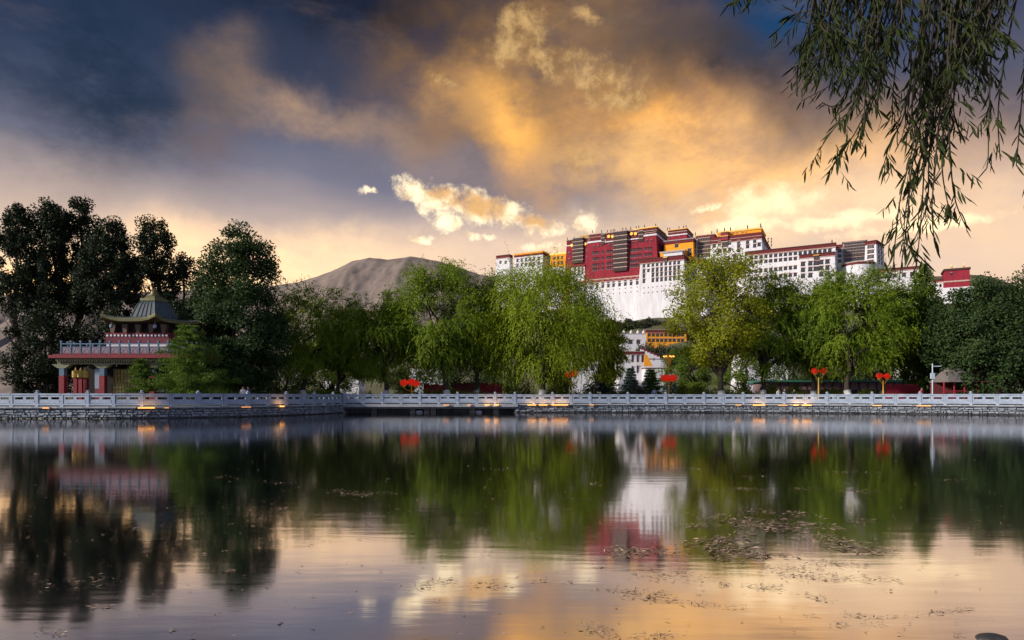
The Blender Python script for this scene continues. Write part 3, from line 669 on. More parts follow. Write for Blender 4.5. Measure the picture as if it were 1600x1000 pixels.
for p in (1152, 1160):
    for y in (424, 433): b.win(q, p, y, 1.9, 2.6)

b = Bld('bastion_gallery', 'grey striped gallery above a round white bastion at the right palace end', 1345, -6)
q = b.block('gallery', 1317, 1354, 377.5, -2, 20, 'roof_grey', .02); b.band('coping', q, -.4, .3, .5, 'frieze'); b.bay(q, 1319, 1352, 379.5, 400, 5, .8, 'bronze', 'roof_grey')
for i in range(5): p = 1322 + 6.6 * i; b.win(q, p, sl(404.5, p, 1335, .1), 2.0, 2.3)
ta = R(44); dc = Yst(S_(1369, -6), -6); C0 = Vector((XZ(1369, dc), dc, 0))         # corner tower stands at its own angle, near corner known
def reach(px, ux, uy): k = (px - 800) / F; return (k * C0.y - C0.x) / (ux - k * uy)
tw_, td_ = reach(1352, -math.cos(ta), math.sin(ta)), reach(1381, math.sin(ta), math.cos(ta))
te = thing('bastion_tower', 'square white tower turned to the corner at the right palace end', 'tower', (C0.x, C0.y, 55), -ta)
tz = ZZ(375.5, dc) - 55; MB().frustum(-tw_, 0, 0, td_, 0, tz - 2.3, 'limewash', .03 * tz, .03 * tz).build('wall', te)
MB().box(-tw_ - .2, .2, -.2, td_ + .2, tz - 2.297, tz - .35, 'frieze').build('frieze', te); MB().box(-tw_ - .5, .5, -.5, td_ + .5, tz - .347, tz + .25, 'stripe_dark').build('coping', te)
for y in (384, 392, 400, 408):
    zc = ZZ(y, dc) - 55; o_ = .03 * (tz - zc) + .02
    put('window', WIN['white'], te, (-tw_ * .5, -o_, zc), 0, (3.4, 1.6, 2.3))
    for f in (.3, .65): put('window', WIN['white'], te, (o_, td_ * f, zc), R(90), (2.2, 1.6, 2.2))
a0 = S_(1341, -8); z = Zst(411, a0, -8) - b.z0; x, y, _ = b.loc(a0, -4, 0); r_ = (S_(1367, -8) - S_(1316, -8)) / 2
MB().lathe([(r_ + 5, 0), (r_, z - 1.6)], 'limewash', (x, y, 0), 28).build('bastion', b.e); MB().lathe([(r_ + .3, z - 1.595), (r_ + .3, z - .3)], 'frieze', (x, y, 0), 28).build('bastion_frieze', b.e); MB().lathe([(r_ + .7, z - .295), (r_ + .7, z + .2)], 'stripe_pale', (x, y, 0), 28).build('bastion_coping', b.e)
b = Bld('white_rampart', 'low white rampart with thin maroon line stepping down right of the corner tower', 1405, -14)
q = b.block('wall', 1374, 1436, 418.5, -14, 10, 'limewash', .05); b.cap(q, 1.6, .4)
for p in (1385, 1398, 1412, 1425): b.win(q, p, sl(430, p, 1405), 1.9, 2.6)

b = Bld('red_gate_tower', 'small crimson tower with two gilt finials at the far right', 1496, -20, 50)
q = b.block('wall', 1476, 1515, 421, -20, 14, 'red_wall', .035); b.band('coping', q, -.4, .8, .5, 'stripe_dark'); b.band('white_course', q, -7.4, -6.6, .25, 'stripe_pale')
lw_ = b.block('lower_wall', 1470, 1521, 448.5, -21.5, 18, 'limewash', .05); b.win(q, 1486, 428, 1.0, 1.5, 'white')
for p in (1487, 1506): b.finial(p, 418.5, -14, 1.15, True)
q = b.block('side_wall', 1450, 1474, 437, -16, 9, 'limewash', .05); b.cap(q, 1.4, .3)

b = Bld('white_watch_tower', 'small detached white tower at the far left end of the palace', 788, 24)
q = b.block('wall', 776, 796, 399, 24, 12, 'limewash', .05, pxs=800.5); b.cap(q, 2.4, .5)
for p in (782, 790): b.win(q, p, 410, 1.8, 2.6)
b = Bld('white_left_wing', 'white wing with slit windows and ochre cornice left of the red palace', 826, 20)
q = b.block('wall', 804, 848, 395.5, 20, 16, 'limewash', .05, pxs=862); b.band('frieze', q, -2.6, -.8, .2, 'frieze'); b.band('coping', q, -.795, .5, .5, 'ochre')
for p in (808.5, 815, 821.5, 828, 834.5, 841.5):
    for y in (405.5, 413): b.win(q, p, sl(y, p, 826), 1.6, 3.0)
for p in (851, 856): b.swin(q, p, 402, 1.6, 2.4)
for p in (806, 817, 845): b.finial(p, 394.5, 22, .6, True)
b = Bld('ochre_left_house', 'orange house squeezed between white left wing and red palace', 873, 22)
q = b.block('wall', 860, 888, 396.5, 22, 14, 'ochre', .03, zb=Zst(417, S_(873, 22), 22)); b.band('coping', q, -.6, .5, .4, 'gilt'); b.block('lower_wall', 859, 889, 417.1, 21.5, 14, 'limewash', .04)
for p in (866, 872, 878):
    for y in (403, 411): b.win(q, p, sl(y, p, 872), 1.6, 2.6)

# ------------------------------------------------------------------ houses at the foot of the hill
def house(name, label, px0, px1, py_top, d, depth, m='limewash', rz=0.0, band='frieze', bh=.6, zb=None, wins=(), ww=1.0, wh=2.0, kind='white', batter=.04):
    x0, x1 = XZ(px0, d), XZ(px1, d); zt = ZZ(py_top, d); xc = (x0 + x1) / 2
    zb = (min(hz(x0, d), hz(x1, d)) - 1 if zb is None else zb); h = zt - zb; w2 = (x1 - x0) / 2
    e = thing(name, label, 'house', (xc, d, zb), rz, 'houses at the foot of the palace hill')
    MB().frustum(-w2, w2, 0, depth, 0, h - bh, m, batter * h, batter * h).build('wall', e)
    MB().box(-w2 - .12, w2 + .12, -.12, depth + .12, h - bh + .003, h - .1, band).build('frieze', e); MB().box(-w2 - .3, w2 + .3, -.3, depth + .3, h - .097, h + .06, 'stripe_pale').build('coping', e)
    for px, py in wins:
        z = ZZ(py, d) - zb; put('window', WIN[kind], e, (XZ(px, d) - xc, -batter * (h - z) - .03, z), 0, (ww, .6, wh))
    return e
house('town_house', 'white town house with three tall slit windows between the willows', 968, 1007, 549, 205, 9, wins=[(988, 560), (996, 560), (1003.5, 560), (988, 578), (996, 577)], ww=.55, wh=2.3, kind='tall', bh=1.0)
e = house('low_white_wall', 'long low white wall right of the slit windowed house', 1008, 1062, 574.5, 200, 5, wins=[(1041, 583)], ww=.6, wh=1.6, bh=.3)
e = house('stepped_house', 'white house behind with maroon stepped roofline falling to the right', 1000, 1042, 560, 225, 8, bh=.3, wins=[(1021, 561)], ww=.6, wh=.8)
for i in range(6):                                   # stepped parapet of that house
    x = XZ(1001 + 5 * i, 225) - e.location.x; z = ZZ(543.5 + 2.2 * i, 225) - e.location.z
    MB().box(x, x + 1.12, -.2, .9, 0 + ZZ(560, 225) - e.location.z - .3, z - .55, 'limewash').build('parapet_step', e); MB().box(x - .05, x + 1.17, -.35, 1.05, z - .545, z, 'frieze').build('step_coping', e)
hb = thing('orange_banner_wall', 'sloping orange painted gable beside the slit windowed house', 'wall', (XZ(1008, 203), 203, hz(XZ(1008, 203), 203) - 1))
o_ = hb.location; pts = [P(1007.5, 554, 203), P(1011, 554, 203), P(1020, 572, 203), P(1006, 572, 203)]
MB().add([(p.x - o_.x, y, p.z - o_.z) for y in (0, .5) for p in pts], [(3, 2, 1, 0), (4, 5, 6, 7), (0, 1, 5, 4), (1, 2, 6, 5), (2, 3, 7, 6), (3, 0, 4, 7)], 'ochre').build('gable', hb)
MB().box(pts[3].x - o_.x, pts[2].x - o_.x, .05, .45, -.5, pts[2].z - o_.z - .003, 'limewash').build('base', hb)
house('ochre_monastery', 'orange two storey house with maroon roof band on the slope', 1010, 1072, 515.5, 350, 10, 'ochre', bh=1.4, wins=[(x, y) for x in (1014, 1020.5, 1027, 1033.5, 1040, 1046.5, 1053, 1060, 1066) for y in (523, 531.5)], ww=1.3, wh=1.9)
e = house('white_chorten_terrace', 'white terrace house with row of little domes on top', 971, 1009, 521, 330, 8, bh=.5, band='limewash', wins=[(997, 534), (985, 534)], ww=1.6, wh=2.2)
DOME = MB().lathe([(.75, 0), (.8, .5), (.6, 1.1), (.2, 1.4), (.06, 2.0)], 'limewash', n=10).mesh('dome')
for px in (975, 986.5, 997, 1006): put('dome', DOME, e, (XZ(px, 330) - e.location.x, .6, ZZ(521, 330) - e.location.z + .05))
house('white_shop_house', 'white house half hidden behind the bright central willow', 895, 936, 560, 190, 8, wins=[(925, 574), (915, 574), (905, 574)], ww=.9, wh=2.0, bh=.6)
house('white_cottage', 'small white house behind the left lantern', 640, 690, 572, 170, 7, bh=.5, wins=[(655, 585), (672, 585)], ww=.9, wh=1.4)
house('pale_house', 'pale low house glimpsed between the left willow trunks', 505, 560, 585, 160, 7, bh=.4, wins=[(520, 597), (540, 597)], ww=.9, wh=1.2)
house('white_gatehouse', 'white house behind the dense right willows', 1160, 1230, 545, 200, 9, bh=.7, wins=[(1175, 565), (1195, 565), (1215, 565)], ww=1.0, wh=2.0)
house('white_hall', 'white hall glimpsed through the far right trees', 1425, 1475, 548, 200, 9, bh=.7, wins=[(1440, 570), (1455, 570)], ww=1.0, wh=2.0)
# ------------------------------------------------------------------ trees
def limb_path(a, b, rng, sag=.0, n=6, j=.06):
    a, b = Vector(a), Vector(b); L = (b - a).length; out = []
    for i in range(n + 1):
        t = i / n; p = a.lerp(b, t); p.z += math.sin(t * math.pi) * L * sag
        if 0 < i < n: p += Vector((rng.normal(), rng.normal(), rng.normal() * .5)) * L * j
        out.append(p)
    return out
def grow(name, label, px, d, top, wpx, kind, leaf, seed, lean=0.0, base_px=None, wash=True, clumps=70, dens=1.0, group=None, low=.30, trunk_r=None, yw=None, gz=None, weep=.35):
    rng = np.random.default_rng(seed); gz = GZ + .02 if gz is None else gz
    bx = XZ(base_px if base_px is not None else px, d); H = ZZ(top, d) - gz; W = wpx * d / F; off = XZ(px, d) - bx
    e = thing(name, label, 'tree', (bx, d, gz), group=group)
    yw = W * .9 if yw is None else yw
    r0 = trunk_r or .018 * H + .10
    # crown clumps
    cs = []
    tries = 0
    while len(cs) < clumps and tries < clumps * 40:
        tries += 1
        if kind in ('willow', 'broad'):
            v = rng.normal(size=3); v /= np.linalg.norm(v); r = rng.uniform(.35, 1) ** .6
            z = low + (1 - low) * .46 + v[2] * r * (1 - low) * .54
            bul = 1.0 if kind == 'broad' else (1.0 - .25 * max(0, (z - .6) / .4))
            c = np.array([off + v[0] * r * W * .46 * bul, v[1] * r * yw * .46 * bul, z * H])
        elif kind == 'poplar':
            z = rng.uniform(low, .99); wz = max(.10, math.sin(min(1, (1.02 - z) / (1.02 - low) * 1.15) * math.pi * .55) ** .8)
            a = rng.uniform(0, 2 * math.pi); r = math.sqrt(rng.uniform(.05, 1)) * wz
            c = np.array([off + math.cos(a) * r * W * .5, math.sin(a) * r * yw * .5, z * H])
        if all(np.linalg.norm((c - q) * (1, 1, 1.1)) > .055 * (W + H) * .5 for q in cs) or tries > clumps * 20: cs.append(c)
    cs = np.array(cs)
    # trunk and limbs
    fork = Vector((off * .25 + lean * .25, 0, H * (low * .72 if kind != 'poplar' else .55)))
    if kind == 'poplar': fork = Vector((off, 0, H * .9))
    tp = limb_path((0, 0, -.15), fork, rng, 0, 6, .02); 
    if lean:
        for i, p in enumerate(tp): p.x += lean * math.sin(i / 6 * math.pi) * .5
    tr = MB().tube(tp, [r0 * (1.35 if i == 0 else 1 - .07 * i if kind != 'poplar' else 1 - .14 * i) for i in range(7)], 'bark', 9).build('trunk', e, True)
    if wash:
        k = 1.45; wp = [tp[0].lerp(tp[-1], f) if False else p for f, p in ((0, tp[0]), (0, tp[1]), (0, tp[2])) if True]
        wb = []; 
        for q in (0, .5, 1.0, k):
            for i in range(6):
                if tp[i].z <= q <= tp[i + 1].z: wb.append(tp[i].lerp(tp[i + 1], (q - tp[i].z) / (tp[i + 1].z - tp[i].z)))
        if len(wb) >= 2: MB().tube(wb, [r0 * 1.32, r0 * 1.15, r0 * 1.06, r0 * 1.03][:len(wb)], 'trunk_wash', 9).build('whitewash_band', e, True)
    lb = MB()
    if kind == 'poplar':
        for c in cs[::2]:
            zz = max(low * .6 * H, c[2] - H * .14 - abs(c[0] - off) * .8); f = zz / (H * .9); a = (off * f, 0, zz); lb.tube(limb_path(a, c, rng, -.05, 4, .03), [.05 * (1 - f) + .04, .04, .03, .02, .012], 'bark', 5, False)
    else:
        nm = 7; mains = []
        idx = rng.choice(len(cs), nm, replace=False)
        for k in idx:
            tgt = Vector(cs[k]); tgt.z = max(tgt.z, H * (low + .18)); pth = limb_path(fork - Vector((0, 0, .2)), fork.lerp(tgt, .85), rng, .12, 6, .05)
            lb.tube(pth, [r0 * .55 * (1 - .8 * i / 6) + .015 for i in range(7)], 'bark', 7, False); mains.append(pth)
        for c in cs:
            cv = Vector(c); best = min((p for m in mains for p in m[2:]), key=lambda p: (p - cv).length)
            lb.tube(limb_path(best, cv, rng, .12, 4, .05), [.055, .045, .035, .022, .012], 'bark', 5, False)
    tag(lb.build('branches', e), kind='stuff')
    # foliage
    ctr = np.array([off, 0, H * (low + .25)]); o = cs - ctr; o[:, 2] *= .6; o /= np.linalg.norm(o, axis=1, keepdims=True) + 1e-6
    if kind == 'willow':
        ns = int(44 * dens); P_ = np.repeat(cs, ns, 0); N = len(P_); oo = np.repeat(o, ns, 0)
        P_ = P_ + rng.normal(size=(N, 3)) * np.array([.5, .5, .30]) * (W / 11 + .25)
        dr = oo * .6 + rng.normal(size=(N, 3)) * .5 + np.array([0, 0, .12]); dr /= np.linalg.norm(dr, axis=1, keepdims=True)
        Lst = rng.uniform(.5, 1.5, N) * (W / 14 + .3) * (1 + weep); n = 13; step = (Lst / n)[:, None]; stop = 1.0 + 1.6 * rng.random(N); Ps, Ds, Os = [], [], []
        for i in range(n):
            ok = P_[:, 2] > stop; Ps.append(P_[ok] + rng.normal(size=(ok.sum(), 3)) * .04); Ds.append(dr[ok] + rng.normal(size=(ok.sum(), 3)) * .42 + np.array([0, 0, -.2])); Os.append(oo[ok])
            P_ = P_ + dr * step; dr = dr * .87 + np.array([0, 0, -.10 - .08 * weep]); dr /= np.linalg.norm(dr, axis=1, keepdims=True)
        Pn, Dn, On = np.concatenate(Ps), np.concatenate(Ds), np.concatenate(Os); ln = rng.uniform(.20, .36, len(Pn)); wd = rng.uniform(.07, .12, len(Pn))
    else:
        n = int(330 * dens); rr = (W / 10 + .45) if kind == 'broad' else .78; M = len(cs)
        q = rng.normal(size=(M, n, 3)); q /= np.linalg.norm(q, axis=2, keepdims=True); q *= (rng.random((M, n, 1)) ** .45) * rr * np.array([1, 1, .75 if kind == 'broad' else 1.25]) * rng.uniform(.6, 1.25, (M, 1, 1))
        pp = (cs[:, None] + q).reshape(-1, 3); q = q.reshape(-1, 3); ok = pp[:, 2] > .5; Pn = pp[ok]; Dn = rng.normal(size=Pn.shape) + np.array([0, 0, -.2]) + q[ok] * .5; On = np.repeat(o, n, 0)[ok] + q[ok] / rr
        ln = rng.uniform(.20, .32, len(Pn)); wd = ln * rng.uniform(.5, .75, len(Pn))
    On = On + np.array([0, 0, .35]); On /= np.linalg.norm(On, axis=1, keepdims=True)
    tag(quads('crown', leaf_quads(Pn, Dn, ln, wd, rng, np.cross(Dn / np.linalg.norm(Dn, axis=1, keepdims=True), On) * 0 + On), leaf, e), kind='stuff')
    return e
GW, GP = 'willows along the far bank', 'tall dark poplars behind the pavilion'
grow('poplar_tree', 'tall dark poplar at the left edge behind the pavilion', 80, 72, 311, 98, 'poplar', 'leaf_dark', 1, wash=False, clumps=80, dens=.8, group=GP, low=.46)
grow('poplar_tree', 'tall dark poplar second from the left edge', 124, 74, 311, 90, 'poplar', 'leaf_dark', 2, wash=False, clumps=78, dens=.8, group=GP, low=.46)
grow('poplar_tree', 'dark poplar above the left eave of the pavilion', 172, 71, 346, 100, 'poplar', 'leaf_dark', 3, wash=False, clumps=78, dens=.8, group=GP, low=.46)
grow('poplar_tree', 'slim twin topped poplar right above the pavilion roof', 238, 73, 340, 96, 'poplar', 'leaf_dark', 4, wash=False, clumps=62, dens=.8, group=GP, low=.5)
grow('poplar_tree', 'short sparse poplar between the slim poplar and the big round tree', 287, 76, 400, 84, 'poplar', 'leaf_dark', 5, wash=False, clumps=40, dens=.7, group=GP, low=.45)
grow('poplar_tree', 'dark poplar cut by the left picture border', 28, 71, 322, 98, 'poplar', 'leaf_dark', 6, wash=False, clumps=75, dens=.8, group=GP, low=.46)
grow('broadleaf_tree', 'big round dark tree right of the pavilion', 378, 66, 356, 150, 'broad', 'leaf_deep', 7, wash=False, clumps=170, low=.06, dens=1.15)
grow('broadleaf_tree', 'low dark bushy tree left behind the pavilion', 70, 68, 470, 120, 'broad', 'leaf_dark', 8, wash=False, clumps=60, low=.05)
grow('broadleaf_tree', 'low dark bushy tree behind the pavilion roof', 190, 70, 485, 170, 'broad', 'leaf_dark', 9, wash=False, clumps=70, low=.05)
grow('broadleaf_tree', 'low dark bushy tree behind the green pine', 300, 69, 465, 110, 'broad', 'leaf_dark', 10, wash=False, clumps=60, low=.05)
# leaning green pine in front of the pavilion
grow('willow_tree', 'green willow just right of the big round tree', 484, 72, 443, 145, 'willow', 'leaf_willow', 21, base_px=472, clumps=60, group=GW, low=.30)
grow('willow_tree', 'slim dark willow left of the leaning dark trunk', 545, 76, 480, 100, 'willow', 'leaf_mid', 22, base_px=524, clumps=40, group=GW, low=.32)
grow('willow_tree', 'willow with dark slanting trunk at the left end of the footbridge', 590, 72, 455, 125, 'willow', 'leaf_willow', 23, base_px=599, lean=.8, clumps=62, group=GW, low=.32)
grow('willow_tree', 'broad willow left of the bright central willow', 690, 72, 414, 175, 'willow', 'leaf_willow', 24, base_px=697, clumps=82, group=GW, low=.31)
grow('willow_tree', 'darker willow behind the footbridge middle', 750, 75, 425, 130, 'willow', 'leaf_mid', 25, base_px=744, clumps=62, group=GW, low=.32)
grow('willow_tree', 'large bright green weeping willow in the centre', 855, 72, 412, 215, 'willow', 'leaf_willow_bright', 26, base_px=849, lean=-.3, clumps=110, group=GW, low=.24, dens=1.15, weep=.9)
grow('willow_tree', 'low yellowish willow bough reaching toward the palace gap', 948, 71, 500, 64, 'willow', 'leaf_yellow', 27, base_px=925, clumps=26, group=GW, low=.35, wash=False, trunk_r=.12)
grow('broadleaf_tree', 'yellow green open crowned tree right of the palace gap', 1122, 72, 393, 170, 'broad', 'leaf_yellow', 28, base_px=1128, clumps=95, low=.27, dens=.8)
grow('willow_tree', 'willow right of the yellow green open tree', 1208, 74, 430, 130, 'willow', 'leaf_willow', 29, base_px=1190, clumps=62, group=GW, low=.31)
grow('willow_tree', 'willow behind the tall red lantern pair', 1265, 73, 438, 110, 'willow', 'leaf_mid', 30, base_px=1273, clumps=50, group=GW, low=.31)
grow('willow_tree', 'willow with thick slanting trunk right of the lantern pair', 1334, 70, 421, 165, 'willow', 'leaf_willow', 31, base_px=1334, lean=-1.3, clumps=86, group=GW, low=.32)
grow('willow_tree', 'dark willow behind the far right lantern pair', 1394, 73, 450, 110, 'willow', 'leaf_mid', 32, base_px=1377, clumps=48, group=GW, low=.31)
grow('poplar_tree', 'narrow green poplar under the hanging twigs', 1443, 74, 417, 68, 'poplar', 'leaf_mid', 33, base_px=1440, clumps=60, low=.15, wash=False)
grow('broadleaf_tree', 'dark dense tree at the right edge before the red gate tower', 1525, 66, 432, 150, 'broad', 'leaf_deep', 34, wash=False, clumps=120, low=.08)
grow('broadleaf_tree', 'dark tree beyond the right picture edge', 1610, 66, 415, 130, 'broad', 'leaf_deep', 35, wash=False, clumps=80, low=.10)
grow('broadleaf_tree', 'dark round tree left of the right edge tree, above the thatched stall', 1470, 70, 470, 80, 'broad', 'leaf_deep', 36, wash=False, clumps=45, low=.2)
# second row of park trees deeper in the garden, seen under and between the willows
for i, (px, dd, top, w, leaf, where_) in enumerate(((440, 92, 500, 120, 'leaf_deep', 'behind the left end willow'), (515, 98, 520, 110, 'leaf_mid', 'behind the slim dark willow'), (640, 104, 500, 110, 'leaf_mid', 'between the slanting trunk and the broad willow'), (720, 96, 510, 120, 'leaf_deep', 'behind the footbridge middle'), (800, 100, 490, 130, 'leaf_mid', 'left behind the bright central willow'), (880, 108, 500, 90, 'leaf_mid', 'right behind the bright central willow'), (1085, 120, 535, 70, 'leaf_mid', 'left of the yellow tree trunk'), (1160, 104, 500, 110, 'leaf_mid', 'right of the yellow tree trunk'), (1235, 100, 490, 110, 'leaf_deep', 'behind the standing people'), (1305, 104, 490, 100, 'leaf_mid', 'behind the slanting right trunk'), (1370, 98, 480, 120, 'leaf_deep', 'behind the far right lanterns'), (1440, 92, 490, 110, 'leaf_deep', 'behind the pale blue pole'), (1560, 84, 450, 150, 'leaf_deep', 'behind the right edge tree'), (1060, 150, 545, 60, 'leaf_mid', 'beside the low white wall'))):
    grow('garden_tree', 'green garden tree in the second row, ' + where_, px, dd, top, w, 'broad', leaf, 200 + i, wash=False, clumps=46, group='second row of garden trees', low=.08, dens=.9)
# unseen poplars added past the left edge to shade the left trees
for i, (x, y, h) in enumerate(((-70, 72, 20), (-74, 82, 19))):
    grow('poplar_tree', 'tall dark poplar added for shade beyond the left picture edge, %s of two' % ('nearer', 'farther')[i], 800 + F * x / y, y, HOR - (h - 1) * F / y, 6500 / y, 'poplar', 'leaf_dark', 40 + i, wash=False, clumps=60, group=GP, low=.1)

def conifer(name, label, px, d, top, wpx, leaf, seed, tiers=12, lean=0, gz=None, flat=.25, base_low=.06, group=None):
    rng = np.random.default_rng(seed); gz = GZ + .02 if gz is None else gz; H = ZZ(top, d) - gz; W = wpx * d / F
    e = thing(name, label, 'tree', (XZ(px, d), d, gz), group=group)
    tp = [Vector((lean * (i / 6), 0, H * .95 * i / 6 - .1 * (i == 0))) for i in range(7)]
    MB().tube(tp, [.016 * H * (1 - .14 * i) + .02 for i in range(7)], 'bark', 7).build('trunk', e, True)
    lb = MB(); Q = []
    for k in range(tiers):
        f = base_low + (1 - base_low) * k / tiers; rad = W / 2 * (1 - f) ** .7 * rng.uniform(.8, 1.15) + .12; nb = 9
        for j in range(nb):
            a = 2 * math.pi * (j + rng.random()) / nb; st = Vector((lean * f, 0, H * f)); rr = rad * rng.uniform(.7, 1.1)
            en = st + Vector((math.cos(a) * rr, math.sin(a) * rr, rr * flat * rng.uniform(-.6, 1))); lb.tube([st, st.lerp(en, .5) - Vector((0, 0, .03)), en], [.03, .02, .008], 'bark', 4, False)
            n = int(60 + 120 * rr); t = rng.random(n) ** .7; A = np.array(st) + (np.array(en) - np.array(st)) * t[:, None]
            A += rng.normal(size=(n, 3)) * np.array([.16, .16, .10]) * (rr * .3 + .35); dd = (np.array(en) - np.array(st)) / (rr + .1) + rng.normal(size=(n, 3)) * .7 + np.array([0, 0, .25])
            Q.append(leaf_quads(A, dd, rng.uniform(.14, .26, n), rng.uniform(.04, .075, n), rng))
    tag(lb.build('branches', e), kind='stuff'); tag(quads('crown', np.concatenate(Q), leaf, e), kind='stuff'); return e
conifer('pine_tree', 'bushy green pine in front of the pavilion right side', 300, 56, 503, 150, 'leaf_pine', 60, 12, lean=-.3, base_low=.14)
conifer('pine_tree', 'small leaning dark pine at the pavilion corner', 232, 57, 557, 60, 'leaf_pine', 61, 7, lean=-.8, base_low=.3)
GS = 'young blue spruces before the white houses'
conifer('spruce_tree', 'wide young blue spruce left of the three by the white houses', 945, 84, 570, 56, 'leaf_spruce', 62, 12, group=GS, flat=-.1)
conifer('spruce_tree', 'middle young blue spruce before the slit windowed house', 985, 88, 573, 40, 'leaf_spruce', 63, 12, group=GS, flat=-.1)
conifer('spruce_tree', 'greener young spruce right of the three by the low wall', 1017, 86, 575, 44, 'leaf_pine', 64, 12, group=GS, flat=-.1)
conifer('spruce_tree', 'dark small spruce behind the central red lantern', 1047, 92, 588, 34, 'leaf_spruce', 65, 9, group=GS, flat=-.1)

def bush(name, label, px, d, top, wpx, leaf, seed, gz, n=900, group=None, cat='bush', size=.3, depth=None):
    rng = np.random.default_rng(seed); H = ZZ(top, d) - gz; W = wpx * d / F; e = thing(name, label, cat, (XZ(px, d), d, gz), group=group); dp = depth or W
    lb = MB()
    for k in range(7):
        a = rng.uniform(0, 6.28); lb.tube([(0, 0, -.1), (math.cos(a) * W * .15, math.sin(a) * dp * .15, H * .4), (math.cos(a) * W * .3, math.sin(a) * dp * .3, H * .75)], [.02 * H + .01, .012 * H + .008, .006], 'bark', 4, False)
    tag(lb.build('stems', e), kind='stuff')
    q = rng.normal(size=(n, 3)); q /= np.linalg.norm(q, axis=1, keepdims=True); q *= rng.random((n, 1)) ** .4; lump = 1 + .3 * np.sin(q[:, :1] * 7 + seed) * np.cos(q[:, 1:2] * 6)
    pp = q * lump * np.array([W / 2, dp / 2, H * .5]) + np.array([0, 0, H * .5]); ok = pp[:, 2] > .02; pp = pp[ok]
    tag(quads('foliage', leaf_quads(pp, rng.normal(size=pp.shape) + q[ok], size * rng.uniform(.7, 1.2, len(pp)), size * .6, rng), leaf, e), kind='stuff'); return e
GB = 'dark shrubs on the palace hill'
for i, (px, py, w, dsc) in enumerate(((942, 503, 16, 'leftmost, low and wide'), (956, 501, 12, 'second from the left, slim'), (968, 504, 14, 'third from the left, low'), (981, 499, 13, 'fourth, tall and pointed'), (992, 502, 15, 'fifth, above the little domes'), (1003, 503, 12, 'sixth, small and round'), (1013, 498, 17, 'tallest, above the orange house'), (1026, 501, 14, 'behind the orange house roof'), (1040, 503, 16, 'rightmost, half behind the yellow tree'))):
    d = 415 - 3 * (i % 3); x = XZ(px, d); g0 = min(hz(x, d), ZZ(514, d)); bush('hill_shrub', 'dark hillside shrub below the white wall, ' + dsc, px, d, py, w, 'leaf_bush', 70 + i, g0, 2200, GB, size=1.0)
for i, (px, py, w, d, dsc) in enumerate(((1014, 533, 22, 300, 'before the orange house left end'), (1033, 538, 26, 300, 'before the orange house middle'), (1000, 540, 16, 310, 'below the domed terrace'), (1055, 540, 24, 300, 'before the orange house right end'))):
    x = XZ(px, d); bush('hill_shrub', 'grey green shrub ' + dsc, px, d, py, w, 'leaf_bush', 90 + i, min(hz(x, d), ZZ(py + 18, d)), 2600, GB, size=.8)
GH = 'clipped hedges behind the railing'
for i, (px0, px1, d, top, leaf, dsc) in enumerate(((610, 765, 74.5, 609, 'leaf_hedge', 'behind the footbridge railing'), (830, 935, 74, 608.5, 'leaf_hedge', 'right of the central willow trunk'), (935, 1010, 74.5, 610.5, 'leaf_bush', 'brownish, before the spruces'), (1065, 1195, 74, 607, 'leaf_hedge', 'yellowish, round the yellow green tree'), (1195, 1262, 74, 607.5, 'leaf_hedge', 'behind the standing people'), (1268, 1325, 73.8, 606, 'leaf_hedge', 'between lantern pair and slanting trunk'), (1340, 1372, 72, 607, 'leaf_hedge', 'short, right of the slanting trunk'), (385, 600, 75.5, 609, 'leaf_mid', 'dark, behind the left willows'))):
    e = bush('hedge', 'low hedge ' + dsc, (px0 + px1) / 2, d, top, (px1 - px0), leaf, 110 + i, GZ + .02, int((px1 - px0) * 42), GH, 'hedge', .16, 1.2)
for i, (px, py, w, leaf, dsc) in enumerate(((1165, 602, 22, 'leaf_hedge', 'yellow tufted shrub right of the yellow tree trunk'), (1090, 601, 24, 'leaf_hedge', 'yellow green shrub left of the yellow tree trunk'), (1205, 600, 26, 'leaf_hedge', 'yellow green shrub left of the people'), (1242, 600, 20, 'leaf_hedge', 'yellow green shrub right of the people'), (922, 597, 24, 'leaf_bush', 'brown rounded shrub before the wide spruce'), (870, 598, 30, 'leaf_mid', 'dark green shrub right of the central trunk'), (820, 596, 36, 'leaf_hedge', 'yellow green shrub left of the central trunk'), (1066, 600, 18, 'leaf_hedge', 'bright green shrub right of the central lantern'), (1000, 603, 26, 'leaf_bush', 'reddish low shrub before the middle spruce'))):
    bush('shrub', dsc, px, 77, py, w, leaf, 130 + i, GZ + .02, 1300, 'garden shrubs behind the hedge', size=.2)
# ------------------------------------------------------------------ lakeside pavilion
PD = 59.0
pv = thing('temple_pavilion', 'two storey painted pavilion with flared hexagonal roof on the left bank', 'pavilion', (XZ(198, PD), PD, GZ))
def zx(py): return ZZ(py, PD) - GZ
def xx_(px): return XZ(px, PD) - XZ(198, PD)
x0, x1 = xx_(84), xx_(312); dep = 9.0
MB().box(x0 + .3, x1 - .3, -.4, dep, -.1, .35, 'ledge_stone').build('plinth', pv)
zs = zx(560); zl = zx(575)
for px in (96, 159, 237, 300):
    for y in (0.0, dep - .9):
        x = xx_(px)
        c_ = MB().box(x - .24, x + .24, y - .02, y + .46, .35, zx(587), 'temple_red').build('column', pv)
        MB().box(x - .22, x + .22, y, y + .44, zx(587), zl - .02, 'temple_blue').build('column_sleeve', pv)
        MB().frustum(x - .9, x + .9, y - .02, y + .46, zl - .02, zl + .35, 'temple_green', -.55, 0).build('bracket', pv)
MB().box(x0 + .35, x1 - .35, -.03, .5, zl + .353, zs - .42, 'temple_green').build('lintel', pv)
m = MB(); n = 56
for i in range(n):
    u = x0 + .4 + (x1 - x0 - .8) * (i + .5) / n; m.box(u - .055, u + .055, -.22, -.03, zs - .40, zs - .22, 'temple_gold')
tag(m.build('dentils', pv), kind='stuff')
